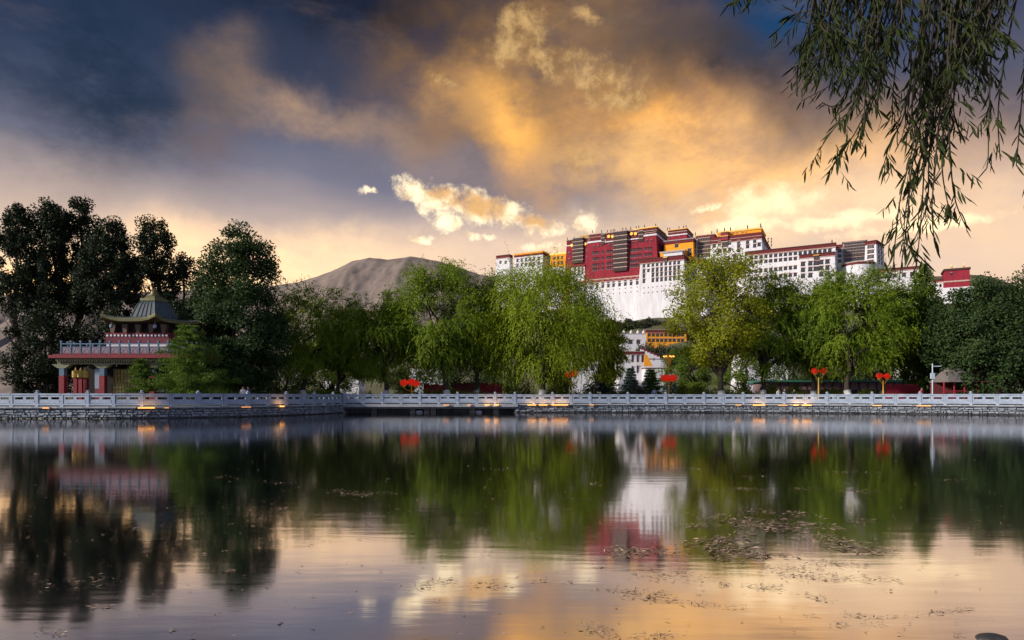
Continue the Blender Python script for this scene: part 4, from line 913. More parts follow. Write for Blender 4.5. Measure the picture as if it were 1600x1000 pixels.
MB().box(x0 + .3, x1 - .3, -.2, dep - .3, zs - .215, zs - .003, 'temple_green').build('beam', pv)
MB().box(x0, x1, -.75, dep + .2, zs, zx(555.5), 'temple_red').build('lower_eave', pv)
MB().box(x0 + .25, x1 - .25, -.5, dep, zx(555.5) + .003, zx(553.6), 'temple_maroon').build('eave_step', pv)
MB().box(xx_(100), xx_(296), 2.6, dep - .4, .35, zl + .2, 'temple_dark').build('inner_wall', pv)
MB().box(xx_(162), xx_(207), 1.6, 1.8, .35, zx(576), 'temple_ochre').build('lattice_screen', pv)
m = MB()
for i in range(10): u = xx_(162) + (xx_(207) - xx_(162)) * i / 9; m.box(u - .04, u + .04, 1.52, 1.6, .35, zx(576), 'temple_gold')
for i in range(8): z = .35 + (zx(576) - .35) * i / 7; m.box(xx_(162), xx_(207), 1.48, 1.52, z - .035, z + .035, 'temple_gold')
m.build('lattice_bars', pv)
MB().box(xx_(142.5), xx_(155), .5, .6, zx(607), zx(576), 'temple_board').build('notice_board', pv); MB().box(xx_(142.5), xx_(155), .5, .6, .35, zx(607) - .003, 'temple_maroon').build('notice_base', pv)
for px in (104.5, 112.5, 120.5):
    x = xx_(px); w = MB().lathe([(.10, zx(590)), (.30, zx(589)), (.30, zx(579)), (.10, zx(578)), (.03, zx(573))], 'temple_ochre', (x, 1.2, 0), 12).build('prayer_wheel', pv); MB().box(x - .17, x + .17, 1.1, 1.4, .35, zx(590) - .003, 'temple_red').build('wheel_stand', pv)
# balcony balustrade of the upper terrace
zb0, zb1 = zx(553.5), zx(537)
def fret():
    b = MB().box(-.42, .42, -.03, .03, .06, .62, 'temple_pattern').box(-.46, .46, -.05, .05, 0, .055, 'temple_red')
    for s in (-1, 1): b.add([(s * .36, -.05, .12), (s * .26, -.05, .12), (-s * .02, -.05, .56), (s * .08, -.05, .56), (s * .36, -.03, .12), (s * .26, -.03, .12), (-s * .02, -.03, .56), (s * .08, -.03, .56)], [(0, 1, 2, 3), (0, 4, 5, 1), (3, 2, 6, 7), (1, 5, 6, 2), (0, 3, 7, 4)], 'temple_board')
    return b.box(-.46, .46, -.06, .06, .90, 1.0, 'temple_blue').box(-.46, .46, -.05, .05, .62, .68, 'temple_blue').mesh('fret_panel')
FR = fret(); FP = MB().box(-.055, .055, -.07, .07, 0, 1.12, 'temple_blue').frustum(-.09, .09, -.09, .09, 1.12, 1.25, 'temple_blue').mesh('baluster_post')
bx0, bx1 = xx_(100), xx_(296); n = 13; st = (bx1 - bx0) / n; k = (zb1 - zb0)
for i in range(n + 1):
    put('baluster_post', FP, pv, (bx0 + st * i, -.35, zb0 + .005), 0, (1, 1, k))
    if i < n: put('fret_panel', FR, pv, (bx0 + st * (i + .5), -.35, zb0 + .005), 0, (st * 1.0, 1, k))
for s, xs in ((-1, bx0), (1, bx1)):
    for i in range(1, 9):
        put('baluster_post', FP, pv, (xs, -.35 + st * i, zb0 + .005), 0, (1, 1, k)); put('fret_panel', FR, pv, (xs, -.35 + st * (i - .5), zb0 + .005), R(90), (st, 1, k))
# upper storey
ux0, ux1 = xx_(148), xx_(248); uy0, uy1 = 1.7, 7.4
MB().box(ux0 + .1, ux1 - .1, uy0 + .1, uy1 - .1, zb0, zx(539), 'temple_maroon').build('upper_wall', pv)
MB().box(ux0, ux1, uy0, uy1, zx(539) + .003, zx(534), 'limewash').build('white_course', pv)
MB().box(ux0 - .05, ux1 + .05, uy0 - .05, uy1 + .05, zx(534) + .003, zx(519), 'temple_maroon').build('frieze', pv)
MB().box(ux0 - .1, ux1 + .1, uy0 - .1, uy1 + .1, zx(519) + .003, zx(517.5), 'temple_red').build('cornice', pv)
dot = MB().box(-.09, .09, -.06, 0, -.09, .09, 'limewash').mesh('frieze_stud')
for i in range(17): put('frieze_stud', dot, pv, (ux0 + .15 + (ux1 - ux0 - .3) * i / 16, uy0 - .052, zx(521.5)))
cy = (uy0 + uy1) / 2
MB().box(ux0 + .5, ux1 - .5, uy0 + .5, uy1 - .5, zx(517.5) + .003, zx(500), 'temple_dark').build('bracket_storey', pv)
for px in (157, 177, 198, 219, 239): x = xx_(px); MB().frustum(x - .3, x + .3, uy0 + .05, uy0 + .5, zx(517), zx(503), 'bronze', -.15, 0).build('roof_bracket', pv)
def hexring(r, z, lift=0.0, n=48):
    out = []
    for k in range(n):
        a = 2 * math.pi * k / n; q = (a % (math.pi / 3)) - math.pi / 6; rr = r * math.cos(math.pi / 6) / math.cos(q); near = (abs(q) / (math.pi / 6)) ** 4
        rr *= 1 + .06 * near * (lift > 0); out.append((rr * math.cos(a), cy + rr * math.sin(a), z + lift * near))
    return out
def hexskin(rings, m, name):
    vs = [v for r in rings for v in r]; n = 48; fs = [(i * n + k, i * n + (k + 1) % n, (i + 1) * n + (k + 1) % n, (i + 1) * n + k) for i in range(len(rings) - 1) for k in range(n)]
    return MB().add(vs, fs, m).build(name, pv)
ez = zx(501)
hexskin([hexring(2.9, ez + .02), hexring(4.75, ez + .0, .42), hexring(4.8, ez + .20, .42), hexring(4.72, ez + .30, .42)], 'temple_gold', 'eave_edge')
hexskin([hexring(4.72, ez + .302, .42), hexring(3.6, ez + .42, .15), hexring(2.6, ez + .62), hexring(2.25, ez + .72)], 'temple_tile', 'lower_roof')
hexskin([hexring(2.25, ez + .722), hexring(2.12, ez + 1.0), hexring(1.92, ez + 1.45), hexring(1.62, ez + 2.0), hexring(1.30, ez + 2.32), hexring(.2, ez + 2.36)], 'temple_tile', 'roof_cone')
for k in range(30):
    a = 2 * math.pi * k / 30
    def hp(r, z): q = (a % (math.pi / 3)) - math.pi / 6; rr = r * math.cos(math.pi / 6) / math.cos(q); return (rr * math.cos(a), cy + rr * math.sin(a), z)
    MB().tube([hp(2.27, ez + .74), hp(2.14, ez + 1.0), hp(1.94, ez + 1.45), hp(1.64, ez + 2.0), hp(1.32, ez + 2.31)], .045, 'temple_tile', 5).build('tile_rib', pv)
hexskin([hexring(1.30, ez + 2.33), hexring(1.42, ez + 2.36), hexring(1.40, ez + 2.6), hexring(1.0, ez + 2.66), hexring(.8, ez + 2.9), hexring(.75, ez + 2.92), hexring(.05, ez + 2.93)], 'temple_gold', 'roof_collar')
MB().lathe([(.35, ez + 2.9), (.5, ez + 3.05), (.3, ez + 3.25), (.36, ez + 3.38), (.12, ez + 3.5), (.03, ez + 3.7)], 'temple_gold', (0, cy, 0), 12).build('roof_finial', pv, True)
for a in range(6):
    x, y = 4.75 * math.cos(a * math.pi / 3), cy + 4.75 * math.sin(a * math.pi / 3)
    MB().lathe([(.02, ez + .02), (.02, ez - .2), (.14, ez - .25), (.17, ez - .5), (.05, ez - .6)][::-1], 'temple_board', (x * .86, cy + (y - cy) * .86, 0), 8).build('eave_bell', pv)

# small market things under the pine
def board(name, label, cat, px0, px1, y0, y1, d, m, th=.25):
    e = thing(name, label, cat, (XZ((px0 + px1) / 2, d), d, GZ + .03)); w = XZ(px1, d) - XZ(px0, d)
    MB().box(-w / 2, w / 2, 0, th, ZZ(y1, d) - GZ, ZZ(y0, d) - GZ - .03, m).build('panel', e)
    for s in (-1, 1): MB().box(s * w * .38 - .04, s * w * .38 + .04, .05, .15, -.03, ZZ(y1, d) - GZ - .003, 'dark_metal').build('leg', e)
    return e
board('white_notice_board', 'white board standing under the pine', 'board', 243, 256, 601, 613, 57.5, 'limewash')
board('orange_screen', 'orange screen left of the two pine trunks', 'screen', 262, 274, 598, 614, 57.6, 'orange_cloth'); board('crimson_screen', 'narrow crimson screen beside the orange screen', 'screen', 275.5, 281, 603, 614, 57.7, 'crimson_paint')
board('orange_sign', 'small orange sign right of the pine', 'sign', 332, 341, 604, 613, 57.5, 'orange_cloth')

# ------------------------------------------------------------------ lotus lantern posts
LANT = MB().lathe([(.06, -.42), (.20, -.36), (.44, -.12), (.50, .08), (.40, .30), (.22, .42), (.06, .46)], 'lantern_red', n=12).mesh('lantern')
CALYX = MB().lathe([(.04, -.62), (.08, -.50), (.22, -.40), (.26, -.30), (.16, -.28)], 'lamp_gold', n=10).mesh('calyx')
def lantern_post(label, px, d, heads, pole_top, sc=1.0, crown=False):
    e = thing('lantern_post', label, 'street lamp', (XZ(px, d), d, GZ + .02), group='lotus lantern posts on the far bank'); zt = ZZ(pole_top, d) - GZ
    MB().lathe([(.16, 0), (.16, .25), (.08, .35), (.06, zt)], 'lamp_gold', n=10).build('pole', e, True)
    for hx, hy in heads:
        x, z = XZ(hx, d) - e.location.x, ZZ(hy, d) - GZ
        a = MB().tube([(0, 0, max(.5, z - .95)), (x * .6, 0, z - .85 * sc), (x, 0, z - .5 * sc)], .028, 'lamp_gold', 6).build('arm', e)
        l = put('lantern', LANT, e, (x, 0, z), 0, (sc,) * 3); put('calyx', CALYX, l)
    if crown:
        for k in range(8):
            a = 2 * math.pi * k / 8; p0 = (0, 0, zt - .9); p1 = (math.cos(a) * .4, math.sin(a) * .4, zt - .3); p2 = (math.cos(a) * .6, math.sin(a) * .6, zt + .05)
            MB().tube([p0, p1, p2], [.04, .035, .02], 'lamp_gold', 5).build('scroll_arm', e); MB().lathe([(.02, -.08), (.08, -.04), (.10, .04), (.03, .11)], 'lamp_glow', p2, 8).build('bulb', e)
        MB().lathe([(.1, -1.1), (.3, -.8), (.14, -.4), (.22, 0), (.05, .4)], 'lamp_gold', (0, 0, zt), 10).build('crown_finial', e, True)
    return e
lantern_post('gold post with red lotus lanterns behind the footbridge railing', 643, 74, [(631, 599), (643, 597.5), (650, 600)], 604, .95)
lantern_post('gold post with two red lanterns under the central willow', 893, 76, [(888.5, 586), (897.5, 584.5)], 592, .95)
lantern_post('tall gold post with lit crown and red lotuses in the palace gap', 1045, 78, [(1038.5, 591.5), (1045, 592), (1052, 591.5)], 558, 1.0, True)
lantern_post('gold post with heart shaped pair of large red lanterns right of centre', 1279, 71.5, [(1273.5, 580.5), (1286.5, 580)], 590, .85)
lantern_post('gold post with pair of red lanterns beside the dark right trunk', 1380, 70, [(1374, 588), (1386, 588.5)], 594, .75)

# ------------------------------------------------------------------ low buildings and stalls behind the right bank
d = 84; e = thing('low_gallery', 'long low mauve building with green eaves behind the right hedges', 'building', (XZ(1315, d), d, GZ)); w = XZ(1425, d) - XZ(1315, d)
MB().box(-w - .5, w, 0, 5, 0, ZZ(597, d) - GZ, 'mauve_board').build('wall', e); MB().box(-w - 1, w + .4, -.6, 5.4, ZZ(597, d) - GZ + .003, ZZ(594, d) - GZ, 'green_paint').build('eaves', e)
for i in range(16):
    x = -w + 2 * w * (i + .5) / 16; MB().box(x - .42, x + .42, -.06, .05, .5, 1.7, 'window_black').build('window', e); MB().box(x + .5, x + .62, -.08, 0, 0, ZZ(597, d) - GZ - .01, 'maroon_paint').build('pilaster', e)
def blurred_traffic(label, px0, px1, y0, d, m, n):  # made-up red panels standing in for vehicles blurred by long exposure
    e = thing('traffic_panels', label, 'traffic panels', (XZ((px0 + px1) / 2, d), d, GZ + .02), group='red panels for blurred traffic behind the trees'); a, b_ = XZ(px0, d) - e.location.x, XZ(px1, d) - e.location.x; h = ZZ(y0, d) - GZ; w = (b_ - a) / n
    for i in range(n):
        MB().box(a + w * i + .02, a + w * (i + 1) - .02, 0, .06, .25, h - .1 * (i % 2), m).build('panel', e); MB().box(a + w * i - .04, a + w * i + .04, .065, .16, 0, h + .05, 'dark_metal').build('post', e)
    MB().box(a, b_, -.05, 0, h * .45, h * .5, 'lamp_gold' if m == 'x' else 'stripe_pale').build('rail', e)  # band across the stand-in traffic panels, not a real rail
blurred_traffic('crimson panels in place of blurred traffic left of the footbridge middle, behind the hedge', 662, 694, 600.5, 80, 'crimson_paint', 4)
blurred_traffic('crimson panels in place of blurred traffic between the two footbridge willow trunks', 708, 740, 598, 80, 'maroon_paint', 4)
blurred_traffic('crimson panels in place of blurred traffic right of the dark footbridge willow', 750, 785, 598.5, 80, 'crimson_paint', 4)
blurred_traffic('crimson panels in place of a blurred red bus beside the far right lantern pair', 1384, 1436, 600.5, 71.5, 'crimson_paint', 6)
d = 64; e = thing('thatched_stall', 'dark red open stall with grey thatched roof at the right edge', 'stall', (XZ(1515, d), d, GZ)); x0, x1 = XZ(1474, d) - e.location.x, XZ(1560, d) - e.location.x; h = ZZ(597, d) - GZ
MB().box(x0, x1, 1.8, 2.0, 0, h, 'maroon_paint').build('back_wall', e)
for px in (1475, 1491, 1507, 1526, 1545, 1560): x = XZ(px, d) - e.location.x; MB().box(x - .05, x + .05, -.05, .05, 0, h, 'crimson_paint').build('post', e)
MB().box(x0, x1, -.04, .04, 1.3, 1.38, 'crimson_paint').build('rail', e)
xr0, xr1 = XZ(1478, d) - e.location.x, XZ(1522, d) - e.location.x
MB().frustum(xr0 + .8, xr1 - .9, .8, 1.2, h + .003, ZZ(574, d) - GZ, 'thatch_grey', .9, 1.3).build('thatch_roof', e); MB().box(xr1 + .1, x1 + .2, -.5, 2.3, h + .003, h + .12, 'maroon_paint').build('flat_roof', e)
d = 61; e = thing('control_pole', 'pale blue pole with small box beside the thatched stall', 'pole', (XZ(1457, d), d, GZ)); h = ZZ(568, d) - GZ
MB().lathe([(.10, 0), (.10, .1), (.055, .15), (.05, h)], 'pale_paint', n=8).build('shaft', e); MB().box(-.25, .12, -.18, -.06, ZZ(592, d) - GZ, ZZ(583, d) - GZ, 'pale_paint').build('control_box', e); MB().box(.0, .8, -.03, .03, h - .3, h - .22, 'pale_paint').build('bracket', e)
d = 70; e = thing('park_bench', 'pale stone bench behind the railing at the slanting willow', 'bench', (XZ(1315, d), d, GZ + .02))
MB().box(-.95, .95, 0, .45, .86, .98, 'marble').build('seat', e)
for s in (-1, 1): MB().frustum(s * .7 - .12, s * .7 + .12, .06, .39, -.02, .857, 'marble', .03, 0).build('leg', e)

# ------------------------------------------------------------------ people on the promenade
def person(label, px, d, height, top, legs, seed, face=0.0, pose=0, skirt=False):
    rng = random.Random(seed); k = height / 1.75
    J = {'pel': (0, 0, .95), 'sp': (0, -.01, 1.15), 'ch': (0, 0, 1.36), 'nk': (0, .0, 1.50), 'hd': (0, -.02, 1.60), 'ht': (0, -.01, 1.68)}
    Rr = {'pel': .155, 'sp': .14, 'ch': .155, 'nk': .055, 'hd': .09, 'ht': .082}
    Ed = [('pel', 'sp'), ('sp', 'ch'), ('ch', 'nk'), ('nk', 'hd'), ('hd', 'ht')]
    for s in (-1, 1):
        n = 'l' if s < 0 else 'r'; fw = .12 if pose == 0 else (-.22 if pose == 1 and s > 0 else -.03)
        el_z, wr = (1.12, (s * .25, -.08, .88)) if pose == 0 else (1.10, (s * .10, -.30, 1.14))
        J.update({n + 'sh': (s * .185, 0, 1.42), n + 'el': (s * .25, .03 - (pose == 1) * .06, el_z), n + 'wr': wr, n + 'hn': (wr[0] - s * .01, wr[1] - .04, wr[2] - (.09 if pose == 0 else -.02)),
                  n + 'hp': (s * .09, 0, .90), n + 'kn': (s * .10, -.03, .50), n + 'an': (s * .10, .02, .09), n + 'ft': (s * .115, -.16, .045)})
        Rr.update({n + 'sh': .075, n + 'el': .05, n + 'wr': .036, n + 'hn': .042, n + 'hp': .10, n + 'kn': .07, n + 'an': .048, n + 'ft': .045})
        Ed += [('ch', n + 'sh'), (n + 'sh', n + 'el'), (n + 'el', n + 'wr'), (n + 'wr', n + 'hn'), ('pel', n + 'hp'), (n + 'hp', n + 'kn'), (n + 'kn', n + 'an'), (n + 'an', n + 'ft')]
    ks = list(J); me = bpy.data.meshes.new('tmp'); me.from_pydata([tuple(c * k for c in J[a]) for a in ks], [(ks.index(a), ks.index(b)) for a, b in Ed], []); o = put('tmp', me)
    mo = o.modifiers.new('skin', 'SKIN'); o.modifiers.new('sub', 'SUBSURF').levels = 1
    for i, a in enumerate(ks): me.skin_vertices[0].data[i].radius = (Rr[a] * k, Rr[a] * k * (.72 if a in ('pel', 'sp', 'ch') else 1)); me.skin_vertices[0].data[i].use_root = a == 'pel'
    dg = bpy.context.evaluated_depsgraph_get(); nm = bpy.data.meshes.new_from_object(o.evaluated_get(dg)); bpy.data.objects.remove(o)
    for q in ('skin', 'hair', top, legs, 'dark_metal'): nm.materials.append(MATS[q])
    for p in nm.polygons:
        c = p.center / k; p.use_smooth = True
        hand = min((c - Vector(J[n + 'hn'])).length for n in 'lr') < .07
        p.material_index = 4 if c.z < .08 else 0 if hand or 1.49 < c.z else 3 if c.z < .93 and abs(c.x) < .2 else 2
    e = thing('person', label, 'person', (XZ(px, d), d, GZ), face); b = put('body', nm, e)
    h = MB().lathe([(.098 * k, 1.62 * k), (.108 * k, 1.68 * k), (.098 * k, 1.735 * k), (.06 * k, 1.77 * k), (.01, 1.78 * k)], 'hair', (0, .025 * k, 0), 10).build('hair', e, True)
    f = MB(); f.box(-.012 * k, .012 * k, -.125 * k, -.09 * k, 1.60 * k, 1.64 * k, 'skin')
    f.build('nose', e)
    for s in (-1, 1): MB().box(s * .035 * k - .014 * k, s * .035 * k + .014 * k, -.112 * k, -.095 * k, 1.645 * k, 1.66 * k, 'hair').build('eye', e)
    return e
person('person in pale top looking at the water, left of the small group', 1216.5, 71.0, 1.66, 'cloth_pale', 'cloth_dark', 1, .3)
person('person in dark jacket in the middle of the small group', 1226, 71.4, 1.72, 'cloth_dark', 'cloth_dark', 2, -.3, 1)
person('person in dark clothes at the right of the small group', 1241, 71.2, 1.60, 'cloth_dark', 'cloth_dark', 3, .2, 1)
person('person in grey blue clothes left of the central lantern post', 1022, 73, 1.75, 'cloth_blue', 'cloth_blue', 4, 2.9)
person('person in dark clothes at the foot of the central lantern post', 1048.5, 72.5, 1.60, 'cloth_dark', 'cloth_dark', 5, 1.4)
person('person in red top beside the far right tree trunks', 1440, 62.5, 1.65, 'cloth_red', 'cloth_dark', 6, .4)
person('person in pale top behind the railing right of the pine', 380, 54.8, 1.62, 'cloth_pale', 'cloth_dark', 7, .5)
person('person in dark top behind the railing, right of the pale one', 387.5, 55.4, 1.66, 'cloth_dark', 'cloth_dark', 8, -.4)

# ------------------------------------------------------------------ floating weed and fallen leaves on the water
rng = np.random.default_rng(77); Q = []
def wpt(x, y): dd = EYE * F / (y - HOR); return (x - 800) * dd / F, dd
def debris(x, y, rx, ry, n, size=.06, rot=0.0):
    n = int(n * 2.3); a = rng.uniform(0, 2 * math.pi, n); r = rng.random(n) ** .7; u = np.cos(a) * r * rx * 1.35; v = np.sin(a) * r * ry * 1.15; c_, s_ = math.cos(R(rot)), math.sin(R(rot)); v2 = v * 1.0 + u * math.tan(R(rot)) * 1.0
    px_, py_ = x + u, y + v2; dd = EYE * F / (py_ - HOR); X = (px_ - 800) * dd / F
    Pn = np.stack([X, dd, rng.uniform(.002, .012, n)], 1); ang = rng.normal(0, .6, n) + (rng.random(n) < .2) * 1.4; D = np.stack([np.cos(ang), np.sin(ang) * .9, rng.normal(0, .12, n)], 1)
    ln = .72 * size * rng.uniform(.3, 1.9, n); wd = ln * rng.uniform(.05, .20, n); D /= np.linalg.norm(D, axis=1, keepdims=True)
    S = np.stack([-D[:, 1], D[:, 0], rng.normal(0, .35, n)], 1); mid = Pn + D * ln[:, None] * .5; mid[:, 2] += .35 * wd
    Q.append(np.stack([Pn, mid + S * wd[:, None] * .5, Pn + D * ln[:, None] + np.array([0, 0, .003]), mid - S * wd[:, None] * .5], 1))
for a in [(1150, 815, 60, 9, 170, .07, 8), (1200, 822, 50, 8, 120, .07, 6), (1260, 820, 45, 7, 90, .07, 8), (1220, 803, 60, 5, 70, .06, 5), (1090, 822, 26, 4, 40, .06, 0), (1110, 845, 50, 6, 100, .07, -8), (1140, 860, 35, 18, 260, .075, 0), (1190, 868, 40, 4, 70, .07, 0), (1300, 845, 45, 8, 120, .07, 10), (1320, 858, 25, 6, 60, .07, 5), (1370, 863, 30, 4, 45, .07, 0), (1030, 863, 40, 6, 70, .06, 3), (985, 862, 35, 9, 120, .07, 0), (1255, 842, 18, 3, 25, .06, 0), (1345, 815, 22, 4, 26, .06, 0), (1150, 764, 14, 3, 18, .05, 0), (1105, 767, 24, 2, 20, .06, 0), (1170, 765, 22, 2.5, 24, .06, 0), (1345, 768, 28, 2.5, 36, .06, 0), (1265, 763, 26, 2, 22, .06, 0), (1085, 733, 24, 1.6, 22, .06, 3), (1180, 745, 24, 1.5, 16, .06, 0), (1020, 752, 20, 1.5, 16, .06, 0), (1045, 762, 18, 2, 16, .06, 0), (1080, 733, 12, 1.5, 10, .05, 0), (895, 708, 14, 1.6, 10, .06, 0), (775, 734, 26, 2, 26, .07, 0), (893, 780, 16, 2, 14, .05, 0), (928, 757, 14, 3, 14, .06, 0), (565, 772, 40, 4, 70, .06, 0), (530, 768, 26, 3, 28, .06, 0), (440, 755, 18, 2, 16, .06, 0), (345, 745, 14, 2, 12, .06, 0), (435, 795, 10, 2, 10, .06, 0), (1330, 738, 40, 1.5, 22, .06, 0), (1480, 750, 40, 1.5, 18, .06, 0),
          (500, 845, 36, 5, 30, .045, 0), (355, 893, 12, 2, 12, .05, 0), (130, 910, 60, 10, 40, .05, -3), (150, 950, 18, 4, 12, .05, 0), (75, 990, 24, 4, 14, .05, 0), (660, 915, 32, 7, 42, .05, -6), (690, 909, 18, 4, 18, .05, 0), (760, 914, 30, 7, 26, .05, 0), (850, 908, 25, 3, 9, .05, 0), (1045, 900, 50, 9, 80, .05, 3), (990, 925, 50, 4, 60, .045, 4), (1010, 935, 36, 5, 50, .045, 4), (1100, 945, 50, 4, 44, .04, 5), (1190, 918, 26, 5, 46, .045, 3), (1130, 915, 10, 3, 14, .045, 0), (1260, 900, 55, 7, 100, .05, 4), (1300, 880, 50, 6, 50, .055, 4), (1360, 905, 40, 5, 34, .045, 3), (1280, 935, 22, 5, 26, .045, 10), (1240, 888, 40, 4, 40, .05, 0), (930, 985, 24, 10, 60, .04, 10), (1020, 994, 40, 5, 44, .04, -5), (1340, 962, 24, 4, 20, .04, 5), (1410, 963, 50, 2, 20, .04, -2), (1485, 955, 26, 4, 34, .04, -3), (1310, 977, 14, 3, 10, .04, 0), (1260, 963, 12, 2, 8, .04, 0), (1360, 975, 16, 4, 12, .04, 0), (1240, 870, 130, 26, 60, .05, 0)]:
    debris(*a)
for k in range(900):
    y = rng.uniform(690, 850) if k < 720 else rng.uniform(850, 998); x = rng.uniform(40, 1570); debris(x, y, 3, .5, int(rng.integers(1, 4)), rng.uniform(.02, .05))
tag(quads('floating_weed', np.concatenate(Q), 'weed'), 'scattered brown water weed and fallen leaves floating on the lake', 'water weed', kind='stuff')
def rock(label, x, y, z, s, seed):
    rr = random.Random(seed); bm = bmesh.new(); bmesh.ops.create_icosphere(bm, subdivisions=3, radius=1)
    for v in bm.verts:
        n = fbm(np.array(v.co.x * 1.6 + seed), np.array(v.co.y * 1.6 + v.co.z)) ; v.co *= .75 + .5 * float(n); v.co.x *= s; v.co.y *= s * .7; v.co.z *= s * .42
    me = bpy.data.meshes.new('shore_rock'); bm.to_mesh(me); bm.free(); me.materials.append(MATS['stone_wet']); return tag(put('shore_rock', me, None, (x, y, z)), label, 'rock', 'rocks on the near shore')
rock('dark wet rock at the bottom right corner of the water', 3.32, 4.42, -.01, .11, 3)

# ------------------------------------------------------------------ willow hanging over the camera from the near bank on the right
rng = np.random.default_rng(5)
nw = thing('near_willow', 'near willow whose dark hanging twigs fill the upper right corner', 'tree', (7.2, .6, .2))
O = Vector(nw.location)
MB().tube(limb_path((0, 0, -.3), (-.6, .3, 4.4), rng, 0, 6, .02), [.38, .30, .27, .25, .23, .21, .19], 'bark', 12).build('trunk', nw, True)
fork = Vector((6.6, .9, 4.4))
TW = []      # hanging twigs as pixel polylines with distance
def tw(d, *pts): TW.append((d, pts))
tw(3.3, (1350, -60), (1318, 10), (1280, 40), (1232, 12)); tw(3.2, (1370, -50), (1330, 40), (1290, 80), (1236, 106)); tw(3.4, (1390, -40), (1350, 60), (1315, 120), (1252, 158))
tw(3.3, (1400, -40), (1372, 70), (1335, 160), (1296, 210), (1268, 256)); tw(3.2, (1410, -30), (1375, 110), (1345, 190), (1318, 235), (1296, 268)); tw(3.3, (1415, 0), (1370, 140), (1345, 200), (1336, 224)); tw(3.5, (1360, 60), (1330, 130), (1305, 165), (1284, 160))
tw(3.1, (1460, -60), (1432, 80), (1412, 180), (1392, 220), (1380, 262)); tw(3.0, (1450, -60), (1440, 120), (1428, 220), (1405, 320), (1395, 425)); tw(3.0, (1470, -60), (1445, 150), (1425, 260), (1418, 340), (1405, 438)); tw(3.1, (1480, -60), (1455, 140), (1445, 250), (1440, 330), (1432, 418))
tw(3.0, (1485, -60), (1470, 150), (1462, 250), (1456, 330), (1462, 388)); tw(3.1, (1500, -60), (1482, 120), (1484, 230), (1492, 310), (1510, 356)); tw(3.05, (1490, -60), (1478, 140), (1472, 260), (1486, 340)); tw(3.2, (1470, 100), (1450, 210), (1420, 300), (1410, 385)); tw(3.0, (1465, 120), (1452, 240), (1448, 320), (1420, 395)); tw(3.1, (1440, 60), (1425, 170), (1440, 240), (1415, 300)); tw(3.2, (1500, 0), (1495, 100), (1490, 170), (1500, 210)); tw(3.1, (1505, -40), (1496, 60), (1486, 150), (1478, 200))
tw(3.0, (1580, -60), (1552, 60), (1546, 160), (1544, 250)); tw(3.2, (1560, -60), (1545, 20), (1535, 70), (1538, 105)); tw(3.1, (1600, -60), (1572, 80), (1560, 170), (1562, 240)); tw(2.9, (1620, -60), (1600, 120), (1588, 260)); tw(2.9, (1630, -40), (1612, 160), (1608, 330)); tw(3.3, (1180, -40), (1165, -10), (1142, 4)); tw(3.3, (1210, -50), (1180, -15), (1168, 8))
for k in range(62):
    x = 1250 + 310 * rng.random() ** .8; tip = rng.uniform(20, 110) + max(0, 150 - abs(x - 1420) * 1.0) * rng.uniform(.3, 1.3); dd = rng.uniform(2.9, 4.0); TW.append((dd, ((x + rng.uniform(0, 50), -60), (x + rng.uniform(0, 22), tip * .35), (x, tip * .75), (x - rng.uniform(-12, 24), tip))))
limbs = [limb_path(fork, tgt, rng, .10, 7, .03) for tgt in (Vector((3.2, 3.4, 4.6)), Vector((2.2, 3.3, 4.35)), Vector((1.6, 3.5, 4.25)), Vector((1.15, 3.3, 4.1)), Vector((2.7, 2.9, 4.0)), Vector((3.0, 4.2, 5.0)))]
for lp in limbs: MB().tube([p - O for p in lp], [.16, .12, .09, .07, .05, .035, .025, .018], 'bark', 7).build('limb', nw, True)
LEAVES = []
for i in range(6):                                       # slim folded, curved leaf
    w, cv, b = .042 + .009 * i, .10 + .05 * (i % 3), .02 + .008 * i; v = []
    for t, ww in ((0, 0), (.25, .8), (.55, 1.0), (.8, .6), (1, 0)):
        x = cv * t * t
        if ww == 0: v.append((x, 0, -t))
        else: v += [(x, -w * ww, -t), (x - b, 0, -t), (x, w * ww, -t)]
    f = [(0, 1, 2), (0, 2, 3), (1, 4, 5, 2), (2, 5, 6, 3), (4, 7, 8, 5), (5, 8, 9, 6), (7, 10, 8), (8, 10, 9)]
    me = bpy.data.meshes.new('leaf'); me.from_pydata(v, [], f); me.materials.append(MATS['leaf_near']); me.polygons.foreach_set('use_smooth', [True] * len(f)); me.update(); LEAVES.append((me, np.array(v), f))
items = []
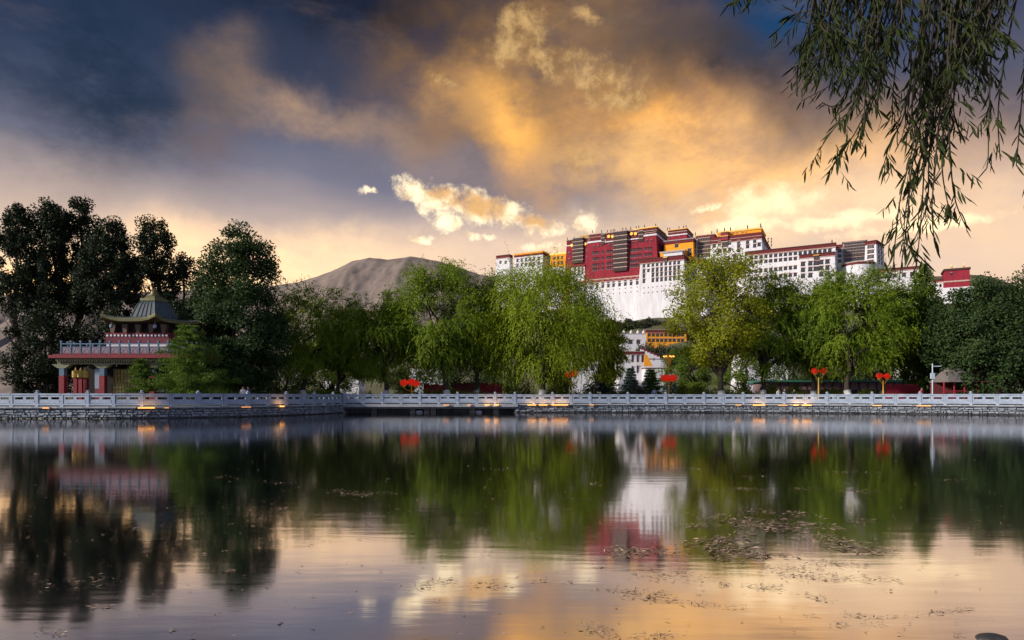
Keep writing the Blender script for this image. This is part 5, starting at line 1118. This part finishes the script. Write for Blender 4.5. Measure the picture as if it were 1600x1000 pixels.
for d_, pts in TW:
    W3 = [P(x, y, d_ + .15 * math.sin(i + d_ * 9)) for i, (x, y) in enumerate(pts)]
    sp = []
    for i in range(len(W3) - 1):
        p0, p1, p2, p3 = W3[max(i - 1, 0)], W3[i], W3[i + 1], W3[min(i + 2, len(W3) - 1)]
        for k in range(8): t = k / 8; sp.append(.5 * ((2 * p1) + (p2 - p0) * t + (2 * p0 - 5 * p1 + 4 * p2 - p3) * t * t + (3 * p1 - p0 - 3 * p2 + p3) * t ** 3))
    sp.append(W3[-1]); near = min((p for l in limbs for p in l[2:]), key=lambda p: (p - sp[0]).length)
    full = [near, near.lerp(sp[0], .5) + Vector((0, 0, .08))] + sp
    twig = MB().tube([p - O for p in full], [.006 + .004 * (1 - i / len(full)) if i < 3 else .0042 * (1 - .7 * i / len(full)) + .0008 for i in range(len(full))], 'bark', 5).build('twig', nw)
    for i in range(2, len(full) - 1):
        seg = full[i + 1] - full[i]; m_ = max(1, int(seg.length / .021))
        fr = i / len(full)
        for k in range(m_):
            if rng.random() < .14 + (.15 if fr < .35 else 0): continue
            p = full[i] + seg * ((k + rng.random()) / m_); dn = seg.normalized()
            a = rng.uniform(0, 6.28); out = Vector((math.cos(a), math.sin(a), -.15)); dr = (dn * rng.uniform(.45, 1.1) + out * rng.uniform(.3, .75) + Vector((0, 0, -.45))).normalized(); L_ = rng.uniform(.055, .098) * (1 if fr < .9 else .8)
            items.append((p, dr, L_, rng.uniform(0, 6.28), int(rng.integers(0, 6)), twig))
        if rng.random() < .20 and i < len(full) - 3:        # short side shoot with a tuft of leaves
            a = rng.uniform(0, 6.28); q = full[i] + Vector((math.cos(a) * .10, math.sin(a) * .10, -rng.uniform(.06, .16)))
            for k in range(6):
                p = full[i].lerp(q, .35 + .65 * k / 5); b_ = rng.uniform(0, 6.28); dr = (Vector((math.cos(a) * .4, math.sin(a) * .4, -.8)) + Vector((math.cos(b_), math.sin(b_), 0)) * .45).normalized(); items.append((p, dr, rng.uniform(.05, .085), b_, int(rng.integers(0, 6)), twig))
def leaf_matrix(p, dr, L_, roll): return Matrix.Translation(p) @ (-dr).to_track_quat('Z', 'Y').to_matrix().to_4x4() @ Matrix.Rotation(roll, 4, 'Z') @ Matrix.Scale(L_, 4)
def showing(it): p = it[0]; x, y = 800 + F * p.x / p.y, HOR - F * (p.z - EYE) / p.y; return (y > 200 and 1230 < x < 1600, it[2] / p.y)
items.sort(key=showing, reverse=True)
for p, dr, L_, roll, i, twig in items[:300]:
    o = put('leaf', LEAVES[i][0], twig); o.matrix_local = leaf_matrix(p - O, dr, L_, roll)
vs = []; fs = []; nv = 0
for p, dr, L_, roll, i, twig in items[300:]:
    M = np.array(leaf_matrix(p - O, dr, L_, roll)); v = LEAVES[i][1] @ M[:3, :3].T + M[:3, 3]; vs.append(v); fs += [tuple(a + nv for a in f) for f in LEAVES[i][2]]; nv += len(v)
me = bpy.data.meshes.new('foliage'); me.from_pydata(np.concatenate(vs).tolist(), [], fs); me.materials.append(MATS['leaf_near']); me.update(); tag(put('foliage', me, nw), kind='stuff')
